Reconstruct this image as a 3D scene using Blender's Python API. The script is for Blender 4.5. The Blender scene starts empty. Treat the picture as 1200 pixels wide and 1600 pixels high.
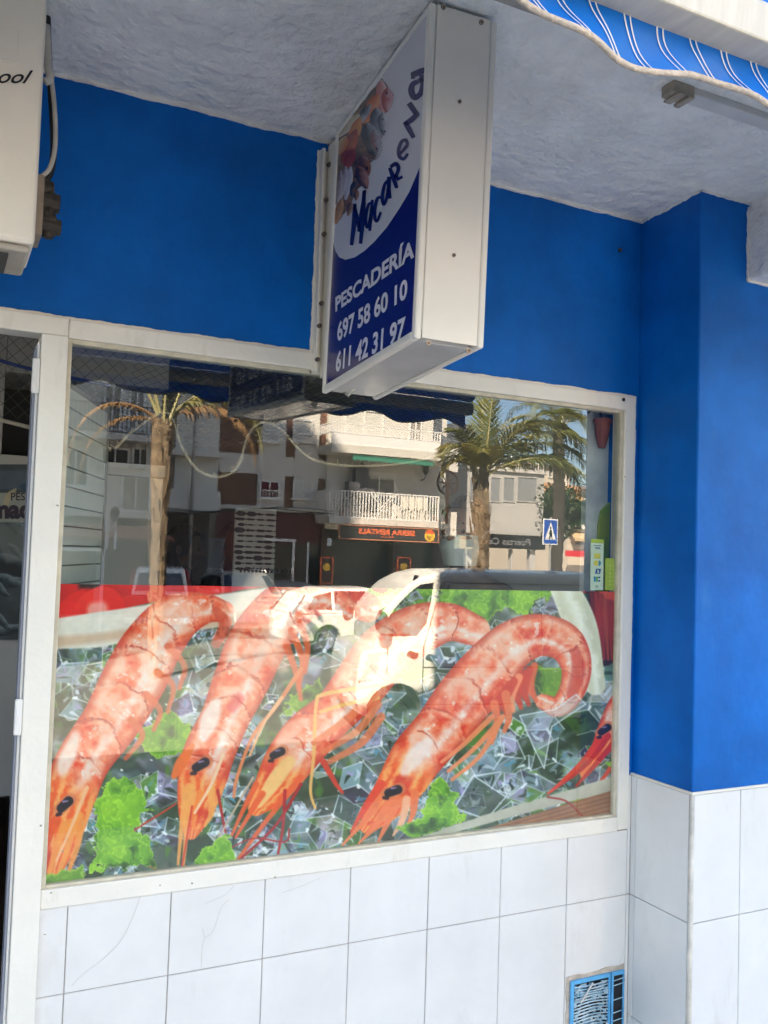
import bpy, bmesh, math, random
import numpy as np
from mathutils import Vector, Matrix

# ------------------------------------------------------------------ camera, sky, sun, exposure
S = bpy.context.scene
C = S.collection
F, YAW, PITCH, ROLL = 1409.14363, 0.45921246, 0.0482279, 0.03233239
_f = Vector((math.sin(YAW)*math.cos(PITCH), math.cos(YAW)*math.cos(PITCH), math.sin(PITCH)))
_r0 = Vector((math.cos(YAW), -math.sin(YAW), 0)); _u0 = _r0.cross(_f)
_r = _r0*math.cos(ROLL)+_u0*math.sin(ROLL); _u = -_r0*math.sin(ROLL)+_u0*math.cos(ROLL)
EYE = Vector((0, -2.3, 1.6))
cd = bpy.data.cameras.new('camera'); cam = bpy.data.objects.new('camera', cd); C.objects.link(cam)
cd.sensor_fit = 'VERTICAL'; cd.sensor_height = 24; cd.lens = 24*F/1600; cd.clip_end = 2000; cd.clip_start = .02
cam.matrix_world = Matrix(((_r.x, _u.x, -_f.x, EYE.x), (_r.y, _u.y, -_f.y, EYE.y), (_r.z, _u.z, -_f.z, EYE.z), (0, 0, 0, 1)))
S.camera = cam

EL, AZ = math.radians(42), math.radians(-40)
SUN = Vector((math.sin(AZ)*math.cos(EL), math.cos(AZ)*math.cos(EL), math.sin(EL)))
w = bpy.data.worlds.new('World'); S.world = w; w.use_nodes = True
nt = w.node_tree; nt.nodes.clear()
out = nt.nodes.new('ShaderNodeOutputWorld'); bg = nt.nodes.new('ShaderNodeBackground')
sky = nt.nodes.new('ShaderNodeTexSky'); sky.sky_type = 'NISHITA'; sky.sun_disc = False
sky.sun_elevation = EL; sky.sun_rotation = AZ; sky.air_density = 1.0; sky.dust_density = .6; sky.ozone_density = 1.5
tc = nt.nodes.new('ShaderNodeTexCoord'); mp = nt.nodes.new('ShaderNodeMapping'); mp.inputs['Scale'].default_value = (1, 1, 3.5)
nz = nt.nodes.new('ShaderNodeTexNoise'); nz.inputs['Scale'].default_value = 3.2; nz.inputs['Detail'].default_value = 8
cr = nt.nodes.new('ShaderNodeValToRGB'); cr.color_ramp.elements[0].position = .60; cr.color_ramp.elements[1].position = .78
mx = nt.nodes.new('ShaderNodeMixRGB'); mx.inputs['Color2'].default_value = (7.0, 6.8, 6.5, 1)
nt.links.new(tc.outputs['Generated'], mp.inputs['Vector']); nt.links.new(mp.outputs[0], nz.inputs['Vector'])
nt.links.new(nz.outputs['Fac'], cr.inputs[0]); nt.links.new(cr.outputs[0], mx.inputs['Fac'])
nt.links.new(sky.outputs[0], mx.inputs['Color1']); nt.links.new(mx.outputs[0], bg.inputs[0])
bg.inputs[1].default_value = .06
nt.links.new(bg.outputs[0], out.inputs[0])
sl = bpy.data.lights.new('sun', 'SUN'); sl.energy = 5.0; sl.angle = math.radians(.5); sl.color = (1, .86, .68)
so = bpy.data.objects.new('sun', sl); C.objects.link(so); so.rotation_euler = SUN.to_track_quat('Z', 'Y').to_euler(); so.location = (-20, 10, 30)
vs = S.view_settings; vs.view_transform = 'Standard'; vs.look = 'None'; vs.gamma = 1; vs.use_curve_mapping = False; vs.exposure = 3.68
S.cycles.max_bounces = 10; S.cycles.transparent_max_bounces = 16; S.cycles.diffuse_bounces = 4; S.cycles.sample_clamp_indirect = 8

# ------------------------------------------------------------------ measuring: photo pixel -> place in the world
def ray(px, py): return _f*F+_r*(px-600)+_u*(800-py)
def at(px, py, Y):                       # seen directly, on the plane y = Y
    v = ray(px, py); return EYE+v*((Y+2.3)/v.y)
def rp(px, py, L):                       # seen mirrored in the shop glass, L metres deep
    v = ray(px, py); v = v*(L/v.y); return Vector((v.x, -(L-2.3), 1.6+v.z))
def rx(px, L, py=850): return rp(px, py, L).x
def rz(py, L, px=600): return rp(px, py, L).z

# ------------------------------------------------------------------ helpers
def srgb(r, g, b):
    def c(v):
        v /= 255
        return v/12.92 if v <= .04045 else ((v+.055)/1.055)**2.4
    return (c(r), c(g), c(b))
MATS = {}
def mat(name, col, rough=.6, var=.12, vscale=3, bump=0, bscale=60, metal=0, spec=.5, detail=6, col2=None, emit=None, trans=0, stretch=None, coat=0):
    if name in MATS: return MATS[name]
    m = bpy.data.materials.new(name); m.use_nodes = True; t = m.node_tree; b = t.nodes['Principled BSDF']
    b.inputs['Roughness'].default_value = rough; b.inputs['Metallic'].default_value = metal
    b.inputs['Specular IOR Level'].default_value = spec
    if coat: b.inputs['Coat Weight'].default_value = coat
    co = t.nodes.new('ShaderNodeTexCoord')
    mpn = t.nodes.new('ShaderNodeMapping')
    if stretch: mpn.inputs['Scale'].default_value = stretch
    t.links.new(co.outputs['Object'], mpn.inputs['Vector'])
    n = t.nodes.new('ShaderNodeTexNoise'); n.inputs['Scale'].default_value = vscale; n.inputs['Detail'].default_value = detail; n.inputs['Roughness'].default_value = .62
    t.links.new(mpn.outputs[0], n.inputs['Vector'])
    r = t.nodes.new('ShaderNodeValToRGB'); r.color_ramp.elements[0].position = .32; r.color_ramp.elements[1].position = .68
    c1 = tuple(x*(1-var) for x in col) if col2 is None else col2
    c2 = tuple(min(1, x*(1+var*.6)) for x in col) if col2 is None else col
    r.color_ramp.elements[0].color = (*c1, 1); r.color_ramp.elements[1].color = (*c2, 1)
    t.links.new(n.outputs['Fac'], r.inputs[0]); t.links.new(r.outputs[0], b.inputs['Base Color'])
    if bump:
        n2 = t.nodes.new('ShaderNodeTexNoise'); n2.inputs['Scale'].default_value = bscale; n2.inputs['Detail'].default_value = 8
        bn = t.nodes.new('ShaderNodeBump'); bn.inputs['Strength'].default_value = bump; bn.inputs['Distance'].default_value = .01 if bump < .9 else .03
        t.links.new(mpn.outputs[0], n2.inputs['Vector']); t.links.new(n2.outputs['Fac'], bn.inputs['Height']); t.links.new(bn.outputs[0], b.inputs['Normal'])
    if emit: b.inputs['Emission Color'].default_value = (*emit[0], 1); b.inputs['Emission Strength'].default_value = emit[1]
    if trans:
        tr = t.nodes.new('ShaderNodeBsdfTranslucent'); t.links.new(r.outputs[0], tr.inputs[0])
        ms = t.nodes.new('ShaderNodeMixShader'); ms.inputs[0].default_value = trans
        o = t.nodes['Material Output']; t.links.new(b.outputs[0], ms.inputs[1]); t.links.new(tr.outputs[0], ms.inputs[2]); t.links.new(ms.outputs[0], o.inputs[0])
    MATS[name] = m; return m
def attr_mat(name, rough=.35, spec=.5):
    m = bpy.data.materials.new(name); m.use_nodes = True; t = m.node_tree; b = t.nodes['Principled BSDF']
    a = t.nodes.new('ShaderNodeAttribute'); a.attribute_name = 'print'; t.links.new(a.outputs['Color'], b.inputs['Base Color'])
    b.inputs['Roughness'].default_value = rough; b.inputs['Specular IOR Level'].default_value = spec; return m
def glass_mat(name, tint=(.9, .95, .92), mult=2.1, add=0.0, ripple=0):
    m = bpy.data.materials.new(name); m.use_nodes = True; t = m.node_tree; t.nodes.clear()
    o = t.nodes.new('ShaderNodeOutputMaterial'); ms = t.nodes.new('ShaderNodeMixShader')
    tr = t.nodes.new('ShaderNodeBsdfTransparent'); tr.inputs[0].default_value = (*tint, 1)
    gl = t.nodes.new('ShaderNodeBsdfGlossy'); gl.inputs['Roughness'].default_value = 0.0; gl.inputs['Color'].default_value = (1, 1, 1, 1)
    lw = t.nodes.new('ShaderNodeLayerWeight'); lw.inputs['Blend'].default_value = .5
    pw = t.nodes.new('ShaderNodeMath'); pw.operation = 'POWER'; pw.inputs[1].default_value = 5; t.links.new(lw.outputs['Facing'], pw.inputs[0])
    fr = t.nodes.new('ShaderNodeMath'); fr.operation = 'MULTIPLY_ADD'; fr.inputs[1].default_value = .96; fr.inputs[2].default_value = .042; t.links.new(pw.outputs[0], fr.inputs[0])
    mu = t.nodes.new('ShaderNodeMath'); mu.operation = 'MULTIPLY_ADD'; mu.inputs[1].default_value = mult; mu.inputs[2].default_value = add; mu.use_clamp = True
    t.links.new(fr.outputs[0], mu.inputs[0]); t.links.new(mu.outputs[0], ms.inputs[0])
    t.links.new(tr.outputs[0], ms.inputs[1]); t.links.new(gl.outputs[0], ms.inputs[2]); t.links.new(ms.outputs[0], o.inputs[0])
    if ripple:
        co = t.nodes.new('ShaderNodeTexCoord'); n = t.nodes.new('ShaderNodeTexNoise'); n.inputs['Scale'].default_value = 1.3; n.inputs['Detail'].default_value = 1
        bn = t.nodes.new('ShaderNodeBump'); bn.inputs['Strength'].default_value = ripple; bn.inputs['Distance'].default_value = .01
        t.links.new(co.outputs['Object'], n.inputs['Vector']); t.links.new(n.outputs['Fac'], bn.inputs['Height']); t.links.new(bn.outputs[0], gl.inputs['Normal'])
    return m

class MB:
    def __init__(s): s.v = []; s.f = []
    def add(s, vs, fs):
        o = len(s.v); s.v += [tuple(v) for v in vs]; s.f += [tuple(i+o for i in f) for f in fs]; return s
    def box(s, x0, x1, y0, y1, z0, z1, M=None):
        vs = [Vector((x, y, z)) for z in (z0, z1) for x, y in ((x0, y0), (x1, y0), (x1, y1), (x0, y1))]
        if M: vs = [M @ v for v in vs]
        return s.add(vs, [(3, 2, 1, 0), (4, 5, 6, 7), (0, 1, 5, 4), (1, 2, 6, 5), (2, 3, 7, 6), (3, 0, 4, 7)])
    def tube(s, path, r, n=8, cap=True):
        path = [Vector(p) for p in path]; R = r if isinstance(r, (list, tuple)) else [r]*len(path)
        ring = []; up = Vector((0, 0, 1)); prev = None
        for i, p in enumerate(path):
            t = (path[min(i+1, len(path)-1)]-path[max(i-1, 0)])
            if t.length < 1e-9: t = Vector((0, 0, 1))
            t.normalize()
            if prev is None: a = t.cross(up); a = t.cross(Vector((1, 0, 0))) if a.length < .1 else a
            else: a = prev-t*prev.dot(t)
            a.normalize(); prev = a; b = t.cross(a)
            ring.append([p+(a*math.cos(2*math.pi*k/n)+b*math.sin(2*math.pi*k/n))*R[i] for k in range(n)])
        vs = [q for rg in ring for q in rg]; fs = []
        for i in range(len(path)-1):
            for k in range(n): fs.append((i*n+k, i*n+(k+1) % n, (i+1)*n+(k+1) % n, (i+1)*n+k))
        if cap: fs += [tuple(range(n-1, -1, -1)), tuple(range((len(path)-1)*n, len(path)*n))]
        return s.add(vs, fs)
    def prism(s, poly, fn0, fn1):        # polygon of 2-D points mapped by two functions to its two sides
        n = len(poly); vs = [fn0(*p) for p in poly]+[fn1(*p) for p in poly]
        fs = [tuple(range(n-1, -1, -1)), tuple(range(n, 2*n))]+[(i, (i+1) % n, n+(i+1) % n, n+i) for i in range(n)]
        return s.add(vs, fs)
    def ball(s, c, rx_, ry=None, rz_=None, n=14, m=9):
        ry = ry or rx_; rz_ = rz_ or rx_; c = Vector(c); vs = [c+Vector((0, 0, -rz_))]; fs = []
        for j in range(1, m):
            ph = -math.pi/2+math.pi*j/m
            for k in range(n): vs.append(c+Vector((rx_*math.cos(ph)*math.cos(2*math.pi*k/n), ry*math.cos(ph)*math.sin(2*math.pi*k/n), rz_*math.sin(ph))))
        vs.append(c+Vector((0, 0, rz_))); T = len(vs)-1
        for k in range(n):
            fs.append((0, 1+(k+1) % n, 1+k)); fs.append((T, T-n+k, T-n+(k+1) % n))
            for j in range(m-2): fs.append((1+j*n+k, 1+j*n+(k+1) % n, 1+(j+1)*n+(k+1) % n, 1+(j+1)*n+k))
        return s.add(vs, fs)
    def build(s, name, m, parent=None, smooth=False, bevel=0, loc=None, seg=2):
        me = bpy.data.meshes.new(name); me.from_pydata(s.v, [], s.f); me.update()
        bm = bmesh.new(); bm.from_mesh(me); bmesh.ops.recalc_face_normals(bm, faces=bm.faces); bm.to_mesh(me); bm.free()
        o = bpy.data.objects.new(name, me); C.objects.link(o); me.materials.append(m)
        if parent is not None:
            o.parent = parent; q = parent; off = Vector()
            while q is not None: off += q.location; q = q.parent
            me.transform(Matrix.Translation(-off))
        if smooth: me.shade_smooth()
        if bevel:
            b = o.modifiers.new('b', 'BEVEL'); b.width = bevel; b.segments = seg; b.limit_method = 'ANGLE'; b.angle_limit = math.radians(35); b.harden_normals = False
        return o
def thing(name, label, cat, loc=(0, 0, 0), group=None):
    o = bpy.data.objects.new(name, None); C.objects.link(o); o.location = loc; o.empty_display_size = .2
    o['label'] = label; o['category'] = cat
    if group: o['group'] = group
    return o
def tag(o, label, cat, group=None):
    o['label'] = label; o['category'] = cat
    if group: o['group'] = group
    # origin at base of the mesh
    me = o.data
    if me and len(me.vertices):
        co = np.empty(len(me.vertices)*3); me.vertices.foreach_get('co', co); co = co.reshape(-1, 3)
        c = Vector(((co[:, 0].min()+co[:, 0].max())/2, (co[:, 1].min()+co[:, 1].max())/2, co[:, 2].min()))
        me.transform(Matrix.Translation(-c)); o.location = c
    return o
def struct(o): o['kind'] = 'structure'; return o
def text_mesh(body, fn, name, m, parent, bold=0.0, shear=0.0, depth=.0, spacing=1.0):
    """letters fitted in a unit box (0..1, 0..1), laid out by fn(u, v) -> world"""
    cu = bpy.data.curves.new('t', 'FONT'); cu.body = body; cu.size = 1; cu.offset = bold; cu.shear = shear; cu.resolution_u = 4; cu.space_character = spacing
    ob = bpy.data.objects.new('t', cu); C.objects.link(ob); dg = bpy.context.evaluated_depsgraph_get(); dg.update()
    me = bpy.data.meshes.new_from_object(ob.evaluated_get(dg)); bpy.data.objects.remove(ob)
    co = np.empty(len(me.vertices)*3); me.vertices.foreach_get('co', co); co = co.reshape(-1, 3)
    lo = co.min(0); hi = co.max(0); B = MB()
    vs = [fn((c[0]-lo[0])/(hi[0]-lo[0]), (c[1]-lo[1])/(hi[1]-lo[1])) for c in co]
    B.add(vs, [tuple(p.vertices) for p in me.polygons]); bpy.data.meshes.remove(me)
    return B.build(name, m, parent)
def smooth_path(pts, n=8):
    P = [np.array(p, float) for p in pts]; P = [2*P[0]-P[1]]+P+[2*P[-1]-P[-2]]; o = []
    for i in range(1, len(P)-2):
        for k in range(n):
            t = k/n; a, b, c, d = P[i-1:i+3]
            o.append(.5*((2*b)+(-a+c)*t+(2*a-5*b+4*c-d)*t*t+(-a+3*b-3*c+d)*t**3))
    o.append(P[-2]); return o

# ------------------------------------------------------------------ materials
whitepaint = mat('white_gloss_paint', (.80, .76, .66), .38, .07, 5, .12, 25)
postpaint = mat('painted_timber', (.82, .79, .70), .42, .06, 4, .15, 40)
bluewall = mat('blue_wall_paint', srgb(0, 102, 190), .5, .28, 2.6, .42, 9, spec=.2)
soffit_m = mat('rough_white_plaster', (.93, .92, .88), .9, .12, 6, 1.0, 22, detail=10)
tile_m = mat('white_glazed_tile', (.76, .75, .72), .16, .07, 3.5, .05, 5)
grout_m = mat('grey_grout', (.40, .36, .33), .9, .3, 30)
beige_m = mat('beige_mortar', (.55, .47, .38), .95, .3, 30, .6, 60)
black_m = mat('black', (.012, .012, .013), .4, .3)
darkmetal = mat('dark_metal', (.05, .05, .05), .45, .3)
rust = mat('rusty_screw', (.16, .09, .05), .6, .5, 80, metal=.4)
concrete = mat('concrete', (.33, .31, .27), .9, .25, 40, .6, 80)
alu = mat('white_aluminium', (.78, .77, .74), .35, .05)

def wear(m, col, fac, scale, lo, hi, stretch=(1, 1, 1), thr_detail=9):
    t = m.node_tree; bs = t.nodes['Principled BSDF']; src = bs.inputs['Base Color'].links[0].from_socket
    co = t.nodes.new('ShaderNodeTexCoord'); mpn = t.nodes.new('ShaderNodeMapping'); mpn.inputs['Scale'].default_value = stretch; n = t.nodes.new('ShaderNodeTexNoise'); n.inputs['Scale'].default_value = scale; n.inputs['Detail'].default_value = thr_detail; n.inputs['Roughness'].default_value = .7
    r = t.nodes.new('ShaderNodeMapRange'); r.inputs[1].default_value = lo; r.inputs[2].default_value = hi; r.inputs[4].default_value = fac
    mx_ = t.nodes.new('ShaderNodeMixRGB'); mx_.inputs['Color2'].default_value = (*col, 1)
    t.links.new(co.outputs['Object'], mpn.inputs[0]); t.links.new(mpn.outputs[0], n.inputs['Vector']); t.links.new(n.outputs['Fac'], r.inputs[0]); t.links.new(r.outputs[0], mx_.inputs['Fac']); t.links.new(src, mx_.inputs['Color1']); t.links.new(mx_.outputs[0], bs.inputs['Base Color'])
wear(bluewall, (.05, .22, .50), .28, 9, .60, .74, (1, 1, .35)); wear(bluewall, (.10, .25, .48), .6, 34, .70, .76); wear(bluewall, (0, .06, .30), .35, 2.2, .50, .72, (1.6, 1, .6))
wear(tile_m, (.50, .46, .40), .45, 5, .58, .80, (1.5, 1, .5)); wear(tile_m, (.35, .32, .28), .8, 70, .73, .78)
wear(postpaint, (.50, .46, .36), .5, 12, .58, .78, (1, 1, .3)); wear(whitepaint, (.50, .46, .36), .5, 14, .58, .78)
wear(soffit_m, (.62, .61, .57), .3, 8, .50, .72)
# ================================================================== the shop front
shop = thing('shop_building', 'blue and white tiled fish shop front with plastered canopy above', 'building', (1, 0, 0))
W0, W1 = -3.2, 6.5
# --- blue wall (front plane y=0), openings: door x -.75...2, window .26-2.005
zTop, zHead, zSill = 2.75, 2.15, .74
b = MB()
b.box(W0, -.95, 0, .12, .915, zTop)
b.box(-.95, 2.047, 0, .12, zHead, zTop)
b.box(2.0475, 2.30, .002, .12, .915, zTop)
b.build('blue_wall', bluewall, shop)
# --- pillar / projecting wall on the right
PX = 2.07; PY = -.262
b = MB(); b.box(PX, 5.2, PY, .004, .915, zTop+.03); b.build('pillar', bluewall, shop, bevel=.006)
b = MB(); b.box(PX+.004, 5.2, PY+.004, .003, 0, .9146); pil = b.build('pillar_base', grout_m, shop)
# tiles: individual glazed tiles over grout
def tiles(B, fn, us, vs_, g=.0012):
    for i in range(len(us)-1):
        for j in range(len(vs_)-1): fn(B, us[i]+g, us[i+1]-g, vs_[j]+g, vs_[j+1]-g)
rnd = random.Random(4)
b = MB()
zr = [-.0, .155, .5335, .9]
xs = [.2605, .3255]+[.3255+.2475*i for i in range(1, 7)]+[2.05]
def ft(B, u0, u1, v0, v1):
    e = rnd.uniform(0, .0012); B.box(u0, u1, -.006-e, 0, v0, min(v1, zSill-.001))
tiles(b, ft, xs, zr); b.box(2.0515, 2.0628, -.006, 0, .0, .5318); b.box(2.0515, 2.0628, -.006, 0, .535, .912)
b.build('wall_tiling', tile_m, shop, bevel=.0012, seg=1)
b = MB(); b.box(.2602, 2.0475, -.003, .12, 0, zSill-.0002); b.box(2.0478, 2.08, -.003, .12, 0, .9145); b.build('lower_wall', grout_m, shop)
b = MB(); b.box(W0, -.95, -.006, .1, 0, .914); b.build('wall_tiling', tile_m, shop)
b = MB(); zp = [0, .155, .5335, .9125]
tiles(b, lambda B, u0, u1, v0, v1: B.box(PX-.006, PX+.004, u0, u1, v0, v1), [PY+.006, -.027, -.004], zp)
px1 = at(1153, 1400, PY).x
tiles(b, lambda B, u0, u1, v0, v1: B.box(u0, u1, PY-.006, PY+.004, v0, v1), [PX+.004]+[px1+.2475*i for i in range(0, 13)], zp)
b.build('tiling', tile_m, pil, bevel=.0012, seg=1)
b = MB(); b.tube([(PX-.001, PY-.001, 0), (PX-.001, PY-.001, .914)], .0075, 10)
b.build('corner_trim', mat('yellowed_trim', (.66, .62, .54), .5, .3, 12), pil, smooth=True)
b = MB(); b.box(PX-.007, 5.2, PY-.008, PY, .9126, .921); b.box(PX-.008, PX, PY, -.001, .9126, .921)
b.build('tile_ledge', whitepaint, pil, bevel=.002)
# hairline cracks and stains on the tiles
b = MB()
def ribbon(B, pts, wd, y, fn=None):
    pts = smooth_path(pts, 5)
    for i in range(len(pts)-1):
        p, q = pts[i], pts[i+1]; d = q-p; L = np.hypot(*d) or 1; n = np.array([-d[1], d[0]])/L*wd/2
        B.add([(p[0]-n[0], y, p[1]-n[1]), (p[0]+n[0], y, p[1]+n[1]), (q[0]+n[0], y, q[1]+n[1]), (q[0]-n[0], y, q[1]-n[1])], [(0, 1, 2, 3)])
def onwall(pp, Y=-.0078): return [(at(*p, Y).x, at(*p, Y).z) for p in pp]
for pts in ([(220, 1397), (208, 1432), (190, 1468), (165, 1495), (130, 1522), (112, 1540)], [(314, 1512), (318, 1470), (333, 1455), (345, 1420), (358, 1405)],
            [(366, 1383), (352, 1398), (320, 1412)], [(316, 1450), (320, 1466)], [(440, 1395), (470, 1385), (500, 1372)], [(975, 1482), (970, 1500), (965, 1515)]):
    b = MB(); ribbon(b, onwall(pts), .0011, -.0078); b.build('tile_crack', mat('crack', (.52, .50, .48), .8), shop)
# --- ceiling (canopy soffit), downstand, beam on the right
b = MB()
nx, ny = 180, 40
vsx = np.linspace(W0, 5.2, nx); vsy = np.linspace(.02, -1.34, ny); r2 = np.random.RandomState(3)
hz = r2.uniform(-1, 1, (nx, ny))*.0012
for k in range(2): hz = (hz+np.roll(hz, 1, 0)+np.roll(hz, 1, 1))/2.2
vv = [(vsx[i], vsy[j], 2.75+hz[i, j]*2-.05*vsy[j]) for i in range(nx) for j in range(ny)]
b.add(vv, [(i*ny+j, (i+1)*ny+j, (i+1)*ny+j+1, i*ny+j+1) for i in range(nx-1) for j in range(ny-1)])
b.box(W0, 5.2, -1.34, .02, 2.83, 2.96)
b.build('canopy_ceiling', soffit_m, shop)
b = MB(); b.box(W0, 5.2, -1.34, -1.14, 2.47, 2.958); b.build('canopy_edge', concrete, shop)
# ragged plaster edge where ceiling meets the blue paint
def jag(B, pts3a, dirv, amp, base, thick, seed, N=160):
    """strip from a line, its far edge ragged; pts3a = (start, end)"""
    rr = random.Random(seed); a, e = Vector(pts3a[0]), Vector(pts3a[1]); dv = Vector(dirv); th = Vector(thick); v = 0; R = []
    for i in range(N+1):
        v = v*.75+rr.uniform(-1, 1)*amp*.6+(rr.uniform(-1, 1)*amp*1.3 if rr.random() < .12 else 0)*.5; R.append(base+v*.42)
    for i in range(N):
        p, q = a.lerp(e, i/N), a.lerp(e, (i+1)/N)
        A = [p, q, q+dv*R[i+1], p+dv*R[i]]; A2 = [x+th for x in A]
        B.add(A+A2, [(0, 1, 2, 3), (4, 5, 6, 7), (3, 2, 6, 7)])
b = MB()
jag(b, ((W0, -.001, 2.752), (PX, -.001, 2.752)), (0, 0, -1), .006, .010, (0, -.006, 0), 1, 420)
jag(b, ((PX-.001, .0, 2.752), (PX-.001, PY, 2.765)), (0, 0, -1), .006, .010, (-.006, 0, 0), 2, 60)
jag(b, ((PX, PY-.001, 2.765), (PX+.25, PY-.001, 2.765)), (0, 0, -1), .004, .008, (0, -.005, 0), 3, 60)
b.build('plaster_edge', soffit_m, shop)
bl = at(1168, 380, PY)
bzz = at(1166, 438, PY).z
b = MB(); b.box(bl.x, 5.2, -1.14, PY+.001, bzz, 2.80); b.build('ceiling_beam', soffit_m, shop, bevel=.012)
b = MB(); jag(b, ((bl.x+.004, PY-.001, bzz-.004), (bl.x+.004, PY-.001, 2.75)), (-1, 0, 0), .005, .009, (0, -.006, 0), 7, 60)
jag(b, ((bl.x, PY-.001, bzz+.003), (5.2, PY-.001, bzz+.003)), (0, 0, -1), .004, .010, (0, -.006, 0), 8, 150)
b.build('plaster_edge', soffit_m, shop)
# small screw hole on blue wall, paint smears
b = MB(); p = at(968, 391, -.001); b.tube([(p.x, .001, p.z), (p.x, -.008, p.z)], .006, 10); b.build('wall_plug', darkmetal, shop)
# --- window and door frame
GX0, GX1, GZ0, GZ1 = .262, 2.003, .786, 2.103
b = MB()
b.box(GX1, 2.047, -.014, .05, zSill+.004, zHead)                 # right
b.box(GX0, GX1, -.014, .05, zSill, GZ0)                          # sill
b.box(GX0, GX1, -.014, .05, GZ1, zHead-.001)                     # head
fr = b.build('window', postpaint, shop, bevel=.003)
b = MB(); b.box(.200, GX0-.0005, -.022, .06, 0, GZ1+.001); b.build('door_post', postpaint, shop, bevel=.003)
b = MB(); b.box(-.95, GX0-.0008, -.018, .055, GZ1+.0015, zHead); b.box(-.95, -.9, -.018, .055, 0, GZ1+.001); b.build('door_head', postpaint, shop, bevel=.003)
b = MB()   # glazing bead
for x0, x1, z0, z1 in ((GX0, GX0+.011, GZ0, GZ1), (GX1-.012, GX1, GZ0, GZ1), (GX0+.011, GX1-.012, GZ0, GZ0+.008), (GX0+.011, GX1-.012, GZ1-.012, GZ1)):
    b.box(x0, x1, -.006, .03, z0, z1)
b.build('glazing_bead', mat('bead', (.60, .55, .42), .5, .2, 20), fr, bevel=.002)
glass = glass_mat('window_glass', mult=2.3, ripple=.02)
b = MB(); b.add([(GX0+.005, .004, GZ0), (GX1-.005, .004, GZ0), (GX1-.005, .004, GZ1), (GX0+.005, .004, GZ1)], [(0, 1, 2, 3)])
b.build('pane', glass, fr)
# uneven white paint overlapping the blue wall round the frame
b = MB()
jag(b, ((-.95, 0, zHead-.004), (2.047, 0, zHead-.004)), (0, 0, 1), .0045, .010, (0, -.005, 0), 11, 380)
jag(b, ((2.045, 0, .93), (2.045, 0, zHead+.004)), (1, 0, 0), .0035, .009, (0, -.005, 0), 12, 160)
b.build('paint_edge', postpaint, shop)
b = MB()
p = at(974, 624.5, -.014); b.tube([(p.x, -.012, p.z), (p.x, -.0165, p.z)], .006, 12)
b.build('screw', black_m, fr)
b = MB()   # chips and stains in the painted frame
for px_, py_, r_ in ((90, 790, .004), (70, 1460, .003), (80, 1395, .003), (98, 1330, .0028), (300, 1380, .004), (976, 745, .003), (250, 1383, .0028), (64, 1290, .003), (430, 1371, .004)):
    p = at(px_, py_, -.0145 if px_ > 110 else -.0225); rr = random.Random(px_)
    poly = [(p.x+math.cos(a)*r_*rr.uniform(.4, 1.3), p.z+math.sin(a)*r_*rr.uniform(.3, 1)) for a in [k*math.pi/4 for k in range(8)]]
    y = -.0228 if px_ < 110 else -.0146
    b = MB(); b.add([(x, y, z) for x, z in poly], [tuple(range(8))]); b.build('paint_chip', mat('chip', (.35, .31, .25), .8), shop)
# hinges and open door leaf edge
b = MB(); b.box(.193, .1995, -.012, .045, .02, GZ1-.02); dl = b.build('door_jamb', alu, shop, bevel=.002)
b = MB(); b.box(.188, .1925, -.004, .04, .02, GZ1-.035); b.build('door_seal', mat('seal', (.30, .32, .38), .5), dl)
for q in ((33, 1120), (60, 588)):
    p = at(*q, -.02); b = MB(); b.box(.184, .1998, -.026, -.0225, p.z-.042, p.z+.042); b.tube([(.187, -.024, p.z-.04), (.187, -.024, p.z+.04)], .005, 8)
    b.build('hinge', alu, dl, bevel=.002)
# --- unseen upper storeys of the row, stepped heights shaped to throw the street's shadow
b = MB(); b.box(-11.9, .85, -1.34, 9, 2.961, 5.65); b.box(.851, 12, -1.34, 9, 2.961, 10.2)
b.build('upper_floor', mat('render_wall', (.62, .58, .50), .9, .1, 2), shop)
b = MB(); b.box(-12, -4.4, -3.4, -.2, 0, 2.9); b.build('added_light_blocker', mat('blocker_wall', (.20, .19, .17), .8, .2, 2), shop)  # unseen box added to block low light coming from the left
b = MB()
b.box(5.2, 12, .3, .5, 0, 2.96); b.build('side_wall', MATS['render_wall'], shop); b = MB(); b.box(-9.9, W0, .3, .5, 0, 2.96); b.build('side_wall', MATS['render_wall'], shop)

# ------------------------------------------------------------------ shop interior
inner = mat('interior_wall', (.40, .40, .38), .7, .08, 2)
b = MB(); b.box(-3.2, 2.3, 3.9, 4.0, 0, 2.7); b.build('back_wall', inner, shop)
b = MB(); b.box(-3.2, 2.3, .12, 3.9, 2.62, 2.70); b.build('inner_ceiling', inner, shop)
b = MB(); b.box(-3.2, -3.1, .12, 3.9, 0, 2.62); b.build('inner_wall', inner, shop)
marble = mat('grey_marble', (.82, .84, .86), .35, .3, 5, col2=(.42, .44, .46), stretch=(1, 3, 1.2))
b = MB(); b.box(2.075, 2.12, .16, 3.9, 0, 2.62); b.build('inner_wall', inner, shop); b = MB(); b.box(1.955, 2.064, .120, .145, 0, 2.62); b.build('marble_panel', marble, shop)
b = MB(); b.box(2.0645, 2.13, .110, .1595, 0, 2.5); b.build('window_reveal', mat('reveal', (.82, .84, .82), .5, .05), shop)
b = MB(); b.box(2.065, 2.12, .1085, .1095, at(960, 757, .11).z, at(960, 757, .11).z+.003); b.build('reveal_joint', grout_m, shop)
fl = MB().box(-3.2, 2.3, .02, 4.0, -.1, 0).build('shop_floor', mat('brown_tile', (.10, .055, .04), .35, .25, 4), None); struct(fl)
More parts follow.
